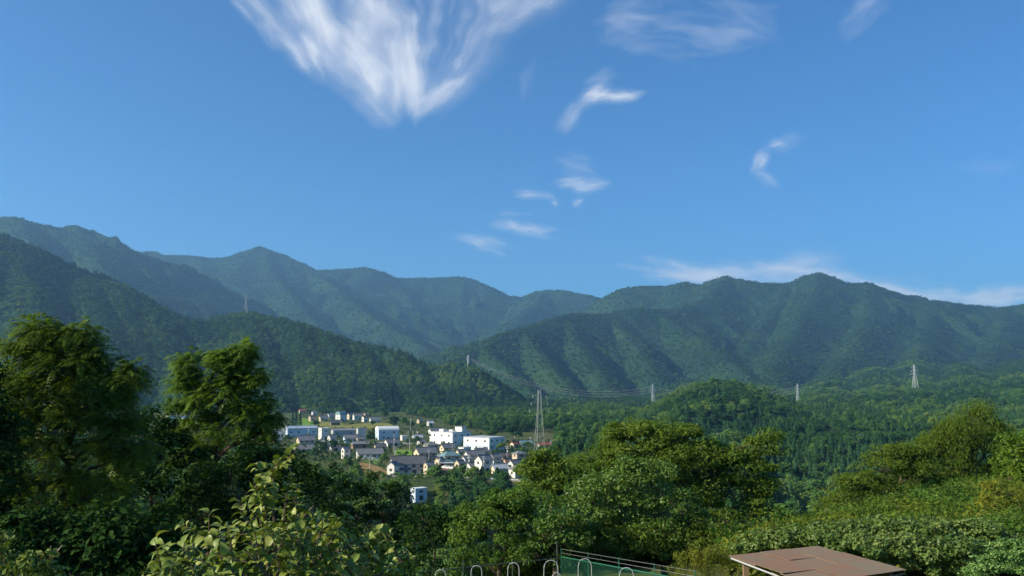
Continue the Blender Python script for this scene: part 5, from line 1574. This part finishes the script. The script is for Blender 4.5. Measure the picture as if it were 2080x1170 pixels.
def fence():
    A = np.array((*W(1140, 1131, 33.5)[:2],)); B = np.array((*W(1345, 1169, 27.0)[:2],)); B = A + (B - A) * 1.25
    zA = W(1140, 1131, 33.5)[2]; zB = W(1345, 1169, 27.0)[2]; zB = zA + (zB - zA) * 1.25
    L = float(np.hypot(*(B - A))); ang = math.atan2(*(B - A)[::-1])
    root = empty('mesh_fence', (*A, zA - 1.2), ang)
    sl = (zB - zA) / L
    H_ = 1.2
    def pt(s, z): return (s, 0, z + sl * s)
    n = 4
    for i in range(n + 1):
        s = L * i / n
        m = MB(); m.tube([pt(s, -1.0), pt(s, H_ + 0.32)], 0.018, 6); m.build('post', M['fence_green'], root)
    for z, nm in ((H_, 'top_rail'), (0.05, 'bottom_rail')):
        m = MB(); m.tube([pt(0, z), pt(L, z)], 0.022, 5); m.build(nm, M['fence_green'], root)
    for z in (H_ + 0.14, H_ + 0.28):
        m = MB(); m.tube([pt(0, z), pt(L, z)], 0.004, 4); m.build('barbed_wire', M['steel_green'], root)
    mm = MB(); st = 0.085
    for sgn in (-1, 1):
        k = -H_
        while k < L:
            s0, s1 = k, k + H_
            a0, a1 = max(s0, 0), min(s1, L)
            if a1 > a0:
                z0 = (a0 - s0); z1 = (a1 - s0)
                if sgn < 0: z0, z1 = H_ - z0, H_ - z1
                mm.tube([pt(a0, max(z0, 0.06)), pt(a1, max(z1, 0.06))], 0.0032, 3, caps=False)
            k += st
    o = mm.build('chain_link', M['fence_green'], root); o['kind'] = 'stuff'
    tag(root, 'green chain-link fence with two barbed wires', 'fence')
    # corner post and the darker fence running on to the left
    c = A
    root2 = empty('dark_fence', (*c, zA - 1.2), math.pi + 0.12)
    m = MB(); m.tube([(0.15, 0, -0.8), (0.15, 0, 1.75)], 0.035, 6); m.build('corner_post', M['fence_dark'], root2)
    for s in (1.8, 3.6, 5.4):
        m = MB(); m.tube([(s, 0, -1.6), (s, 0, 1.15)], 0.03, 6); m.build('post', M['fence_dark'], root2)
    for z in (1.15, 0.3):
        m = MB(); m.tube([(0.15, 0, z), (6.4, 0, z - 0.45)], 0.022, 5); m.build('rail', M['fence_dark'], root2)
    tag(root2, 'dark low rail fence under the vine-covered shrub', 'fence')
fence()

def rust_mat():
    m, T, bs = new_mat('rusty painted sheet')
    tc = T.n('ShaderNodeTexCoord').outputs['Object']
    oi = T.n('ShaderNodeObjectInfo').outputs['Random']
    a = T.noise(tc, 1.6, 8, 0.75, 0.6); b_ = T.noise(tc, 14, 6, 0.75)
    c = T.ramp(a, [(0.30, (0.20, 0.19, 0.125)), (0.45, (0.30, 0.20, 0.125)), (0.58, (0.36, 0.17, 0.10)), (0.72, (0.27, 0.20, 0.135))])
    c = T.mix(T.m('MULTIPLY', T.smooth(b_, 0.35, 0.7), 0.6), c, (0.13, 0.11, 0.08))
    c = T.mix(T.m('MULTIPLY', oi, 0.55), c, (0.24, 0.22, 0.15))
    T.put(bs.inputs['Base Color'], c); bs.inputs['Roughness'].default_value = 0.9; bs.inputs['Specular IOR Level'].default_value = 0.1
    bu = T.n('ShaderNodeBump'); bu.inputs['Strength'].default_value = 0.25; bu.inputs['Distance'].default_value = 0.02
    T.put(bu.inputs['Height'], a); T.nt.links.new(bu.outputs[0], bs.inputs['Normal'])
    return m
M['rust'] = rust_mat()
def shed():
    a = W(1485, 1130, 22.0); b_ = W(1662, 1110, 25.0); c = W(1838, 1161, 21.2)
    d = a + (c - b_)
    o = (a + c) / 2; g = ground_z(o[0], o[1])
    root = empty('rusty_shed', (o[0], o[1], g))
    org = np.array((o[0], o[1], g))
    def q(u, v, dz=0.0):        # u from a to d (towards the viewer), v from a to b
        p = a * (1 - u) * (1 - v) + d * u * (1 - v) + b_ * (1 - u) * v + c * u * v
        return p + (0, 0, dz) - org
    rng = np.random.default_rng(9)
    us = [0, 0.34, 0.67, 1.0]; vs = [0, 0.33, 0.64, 1.0]
    sheets = MB()
    k = 0
    for i in range(3):
        for j in range(3):
            u0, u1 = us[i] - (0.02 if i else 0.02), us[i + 1] + 0.012
            v0, v1 = vs[j] - 0.012, vs[j + 1] + 0.012
            dz = 0.012 * ((i + j) % 2) + 0.02 * i + rng.uniform(0, 0.006)
            lift = rng.uniform(0.0, 0.035)
            top = [q(u0, v0, dz), q(u1, v0, dz + lift), q(u1, v1, dz + lift * 0.3), q(u0, v1, dz)]
            bot = [p - np.array((0, 0, 0.008)) for p in top]
            m = MB(); m.add(top + bot, [(0, 1, 2, 3), (7, 6, 5, 4), (0, 4, 5, 1), (1, 5, 6, 2), (2, 6, 7, 3), (3, 7, 4, 0)])
            m.build('roof_sheet', M['rust'], root)
    # pale fascia along the edge that faces left and the beam below it
    for (e0, e1) in (((0, 0), (1, 0)), ((0, 0), (0, 1)), ((1, 0), (1, 1)), ((0, 1), (1, 1))):
        p0, p1 = q(*e0, -0.05), q(*e1, -0.05)
        m = MB(); m.tube([p0, p1], 0.022, 4); m.build('fascia', M['wall_grey'] if e0 == (0, 0) and e1 == (1, 0) else M['wood'], root)
    for u, v in ((0.12, 0.06), (0.5, 0.06), (0.9, 0.06), (0.1, 0.94), (0.9, 0.94)):
        p = q(u, v, -0.08)
        m = MB(); m.box(p[0] - 0.06, p[0] + 0.06, p[1] - 0.06, p[1] + 0.06, -0.4, p[2]); m.build('post', M['wood'], root)
    for v in (0.3, 0.6):
        m = MB(); m.tube([q(0.03, v, -0.11), q(0.97, v, -0.11)], 0.05, 4); m.build('rafter', M['wood'], root)
    bw = MB(); p0, p1 = q(0.04, 0.97, -0.15), q(0.96, 0.97, -0.15)
    bw.add([(p0[0], p0[1], -0.3), (p1[0], p1[1], -0.3), tuple(p1), tuple(p0), (p0[0], p0[1] + 0.04, -0.3), (p1[0], p1[1] + 0.04, -0.3), (p1[0], p1[1] + 0.04, p1[2]), (p0[0], p0[1] + 0.04, p0[2])],
           [(0, 1, 2, 3), (7, 6, 5, 4), (3, 2, 6, 7)])
    bw.build('back_wall', M['wood'], root)
    tag(root, 'open wooden shed with a flat rusty sheet-metal roof', 'shed')
    # things stored under it
    p = q(0.3, 0.25, 0) + org
    r2 = empty('storage_box', (p[0], p[1], g + 1.0), 0.4)
    m = MB(); m.box(-0.35, 0.35, -0.25, 0.25, -1.05, 0.5); m.build('carton', M['wood'], r2)
    m = MB(); m.tube([(0, 0, 0.52), (0, 0, 0.6)], [0.30, 0.34], 12); m.build('basin', M['white_paint'], r2)
    tag(r2, 'wooden box with a white basin stored under the rusty roof', 'box')
shed()

# ------------------------------------------------------------------ cirrus: a thin sheet of ice cloud high above, denser and thinner from place to place
CLOUD_ALT = 7000.0
def build_clouds():
    st = 2.1
    px = np.arange(-120, 2200, st); py = np.arange(-70, 665, st)
    U, Vv = np.meshgrid(px, py)
    wx = fbm(U, Vv, 130, 5) * 70; wy = fbm(U + 777, Vv + 99, 130, 5) * 60
    fx = fbm(U, Vv, 30, 4) * 22; fy = fbm(U + 50, Vv + 400, 30, 4) * 22
    X = U + wx + fx; Y = Vv + wy + fy
    XS = U + wx * 0.30 + fx * 0.8; YS = Vv + wy * 0.30 + fy * 0.8
    D = np.zeros_like(U)
    # the big plume: fibres fan out upward from a point low in the sky
    ax, ay = 842.0, 330.0
    th = np.degrees(np.arctan2(X - ax, ay - Y)); rho = np.hypot(X - ax, Y - ay)
    edge = np.clip((th + 54) / 20, 0, 1) ** 1.3 * np.clip((46 - th) / 26, 0, 1) * np.clip((rho - 90) / 60, 0, 1)
    s1 = vn_oct(th / 7.0, rho / 260.0, 4); s2 = vn_oct(th / 2.6 + 40, rho / 120.0, 4)
    streak = np.clip((0.6 * s1 + 0.4 * s2 - 0.30) / 0.36, 0, 1)
    hole = np.clip((vn_oct(U / 95 + wx / 60 + 5, Vv / 75 + wy / 60, 5) - 0.30) / 0.3, 0, 1)
    D += edge * (0.05 + 0.60 * streak * (0.25 + 0.75 * hole))
    def blob(x0, y0, x1, y1, w, amp, fibre=0.85):
        """adds a soft tapering streak to D, worked out only in its own window"""
        m = 3.2 * w + 70
        i0, i1 = np.searchsorted(py, [min(y0, y1) - m, max(y0, y1) + m]); j0, j1 = np.searchsorted(px, [min(x0, x1) - m, max(x0, x1) + m])
        if i1 <= i0 or j1 <= j0: return
        sl = (slice(i0, i1), slice(j0, j1))
        dx, dy = x1 - x0, y1 - y0
        l = math.hypot(dx, dy) + 1e-6
        XX, YY = (XS[sl], YS[sl]) if w < 30 else (X[sl], Y[sl])
        t = np.clip(((XX - x0) * dx + (YY - y0) * dy) / (l * l), 0, 1)
        tp = 1 - 0.6 * np.abs(t * 2 - 1) ** 2
        d2 = ((XX - x0 - t * dx) ** 2 + (YY - y0 - t * dy) ** 2) / tp ** 2
        al = ((U[sl] - x0) * dx + (Vv[sl] - y0) * dy) / l; pe = (-(U[sl] - x0) * dy + (Vv[sl] - y0) * dx) / l
        nz = vn_oct((al + wx[sl] * 0.6) / 55 + x0, (pe + wy[sl] * 0.6) / 9 + y0, 5)
        D[sl] += amp * (1 - 0.75 * np.abs(2 * t - 1) ** 3) * np.exp(-d2 / (w * w)) * (1 - fibre + fibre * 2 * np.clip((nz - 0.33) / 0.42, 0, 1))
    rs = np.random.default_rng(4)
    for b in CLOUDS:
        x0, y0, x1, y1, w, amp = b[:6]
        if w >= 50:
            blob(*b); continue
        # each wisp is a bundle of thin fibres
        dx, dy = x1 - x0, y1 - y0; l = math.hypot(dx, dy) + 1e-6
        blob(x0, y0, x1, y1, w, amp * 0.3)
        for _ in range(7):
            o = rs.normal(0, 0.55) * w; s_ = rs.normal(0, 0.16); f_ = rs.uniform(0.45, 1.05); an = rs.normal(0, 0.13)
            cx = (x0 + x1) / 2 + dx * s_ - dy / l * o; cy = (y0 + y1) / 2 + dy * s_ + dx / l * o
            c_, n_ = math.cos(an), math.sin(an)
            hx, hy = (dx * c_ - dy * n_) / 2 * f_, (dx * n_ + dy * c_) / 2 * f_
            blob(cx - hx, cy - hy, cx + hx, cy + hy, w * rs.uniform(0.22, 0.5), amp * rs.uniform(0.25, 0.6), 0.85)
    Bl = D.copy()
    for _ in range(3):
        Bl = (Bl + np.roll(Bl, 1, 0) + np.roll(Bl, -1, 0)) / 3; Bl = (Bl + np.roll(Bl, 1, 1) + np.roll(Bl, -1, 1)) / 3
        Bl = (Bl + np.roll(Bl, 2, 0) + np.roll(Bl, -2, 0)) / 3; Bl = (Bl + np.roll(Bl, 2, 1) + np.roll(Bl, -2, 1)) / 3
    D = 0.48 * D + 0.52 * Bl
    D = 1 - np.exp(-1.1 * np.maximum(D - 0.015, 0))
    # onto the sheet
    a = (U - 1040.0) / F; b = (585.0 - Vv) / F
    c, s = math.cos(PITCH), math.sin(PITCH)
    yy = c - b * s; zz = s + b * c
    k = CLOUD_ALT / np.maximum(zz, 0.06)
    P = np.stack([a * k, yy * k, np.full_like(k, CLOUD_ALT) + CAMZ], axis=-1).reshape(-1, 3)
    ny, nx = U.shape
    I = np.arange(ny * nx).reshape(ny, nx)
    Qc = np.stack([I[:-1, :-1], I[1:, :-1], I[1:, 1:], I[:-1, 1:]], axis=-1)
    dm = np.maximum.reduce([D[:-1, :-1], D[1:, :-1], D[1:, 1:], D[:-1, 1:]])
    keep = (dm > 0.012) & (zz[:-1, :-1] > 0.065)
    q = Qc[keep].reshape(-1, 4)
    used, inv = np.unique(q.ravel(), return_inverse=True)
    m, T, bs = new_mat('ice cloud')
    T.nt.nodes.remove(bs)
    at = T.n('ShaderNodeAttribute', attribute_name='cloud_cover')
    tl = T.n('ShaderNodeBsdfTranslucent'); tl.inputs['Color'].default_value = (1.0, 1.0, 1.0, 1)
    df = T.n('ShaderNodeBsdfDiffuse'); df.inputs['Color'].default_value = (0.95, 0.95, 0.95, 1)
    ad = T.n('ShaderNodeMixShader'); ad.inputs[0].default_value = 0.25
    T.nt.links.new(tl.outputs[0], ad.inputs[1]); T.nt.links.new(df.outputs[0], ad.inputs[2])
    tr = T.n('ShaderNodeBsdfTransparent')
    mx = T.n('ShaderNodeMixShader'); T.put(mx.inputs[0], at.outputs['Fac'])
    T.nt.links.new(tr.outputs[0], mx.inputs[1]); T.nt.links.new(ad.outputs[0], mx.inputs[2])
    T.nt.links.new(mx.outputs[0], T.nt.nodes['Material Output'].inputs['Surface'])
    me = quads_mesh('clouds', P[used], inv.reshape(-1, 4), [m], smooth=True)
    atr = me.attributes.new('cloud_cover', 'FLOAT', 'POINT'); atr.data.foreach_set('value', D.ravel()[used].astype(np.float32))
    o = link(bpy.data.objects.new('clouds', me))
    tag(o, 'white feathery cirrus clouds in the blue sky', 'clouds', kind='stuff')
def vn_oct(x, y, o):
    r = 0; a = 0.5; t = 0
    for i in range(o):
        r = r + a * vnoise(x * 2 ** i + 13.7 * i, y * 2 ** i + 3.3 * i); t += a; a *= 0.55
    return r / t
CLOUDS = [  # x0, y0, x1, y1 (place in the sky), width, strength
    (590, -30, 690, 110, 34, 0.62), (600, 60, 660, 140, 24, 0.45), (690, 50, 790, 175, 34, 0.6), (822, 70, 848, 232, 28, 0.75), (740, -20, 800, 90, 40, 0.3),
    (848, 225, 940, 160, 17, 0.5), (745, 130, 768, 200, 16, 0.55), (470, -20, 620, 110, 22, 0.35),
    (1200, 40, 1560, 70, 52, 0.14), (1230, 60, 1330, 15, 36, 0.14), (1450, 10, 1600, 80, 34, 0.10), (1000, 60, 1180, -40, 34, 0.22),
    (1170, 215, 1235, 172, 16, 0.45), (1195, 198, 1310, 190, 9, 0.75), (1120, 265, 1175, 215, 18, 0.22), (1185, 165, 1260, 150, 18, 0.14),
    (1060, 200, 1090, 120, 20, 0.06), (1700, 70, 1830, -10, 30, 0.12),
    (1533, 345, 1562, 304, 9, 0.55, 0.3), (1562, 303, 1605, 292, 9, 0.32, 0.3), (1535, 350, 1575, 385, 12, 0.14), (1580, 298, 1650, 285, 14, 0.10),
    (1135, 376, 1240, 374, 12, 0.6), (1040, 385, 1130, 402, 9, 0.38), (1130, 320, 1210, 345, 14, 0.22), (1120, 411, 1140, 411, 7, 0.5), (1160, 407, 1182, 407, 7, 0.42),
    (990, 458, 1125, 470, 12, 0.52), (925, 484, 1035, 500, 9, 0.5),
    (1320, 562, 1540, 552, 26, 0.62), (1480, 552, 1760, 566, 28, 0.62), (1700, 580, 1960, 600, 24, 0.75), (1950, 612, 2150, 588, 22, 0.9), (1560, 535, 1720, 532, 16, 0.25),
    (1940, 320, 2080, 350, 30, 0.06),
]
build_clouds()

# ------------------------------------------------------------------ air
def haze():
    mb = MB()
    mb.box(-10500, 10500, -10000, 10500, -50, 1330)
    m = bpy.data.materials.new('air'); m.use_nodes = True
    nt = m.node_tree
    nt.nodes.remove(nt.nodes['Principled BSDF'])
    pv = nt.nodes.new('ShaderNodeVolumePrincipled')
    pv.inputs['Color'].default_value = HAZE_COL
    pv.inputs['Density'].default_value = HAZE_DENS
    pv.inputs['Anisotropy'].default_value = 0.3
    nt.links.new(pv.outputs[0], nt.nodes['Material Output'].inputs['Volume'])
    o = mb.build('haze', m)
    tag(o, 'thin blue summer haze filling the valley air', 'haze', kind='stuff')
HAZE_COL = (0.32, 0.62, 1.0, 1)
HAZE_DENS = 0.00008
haze()
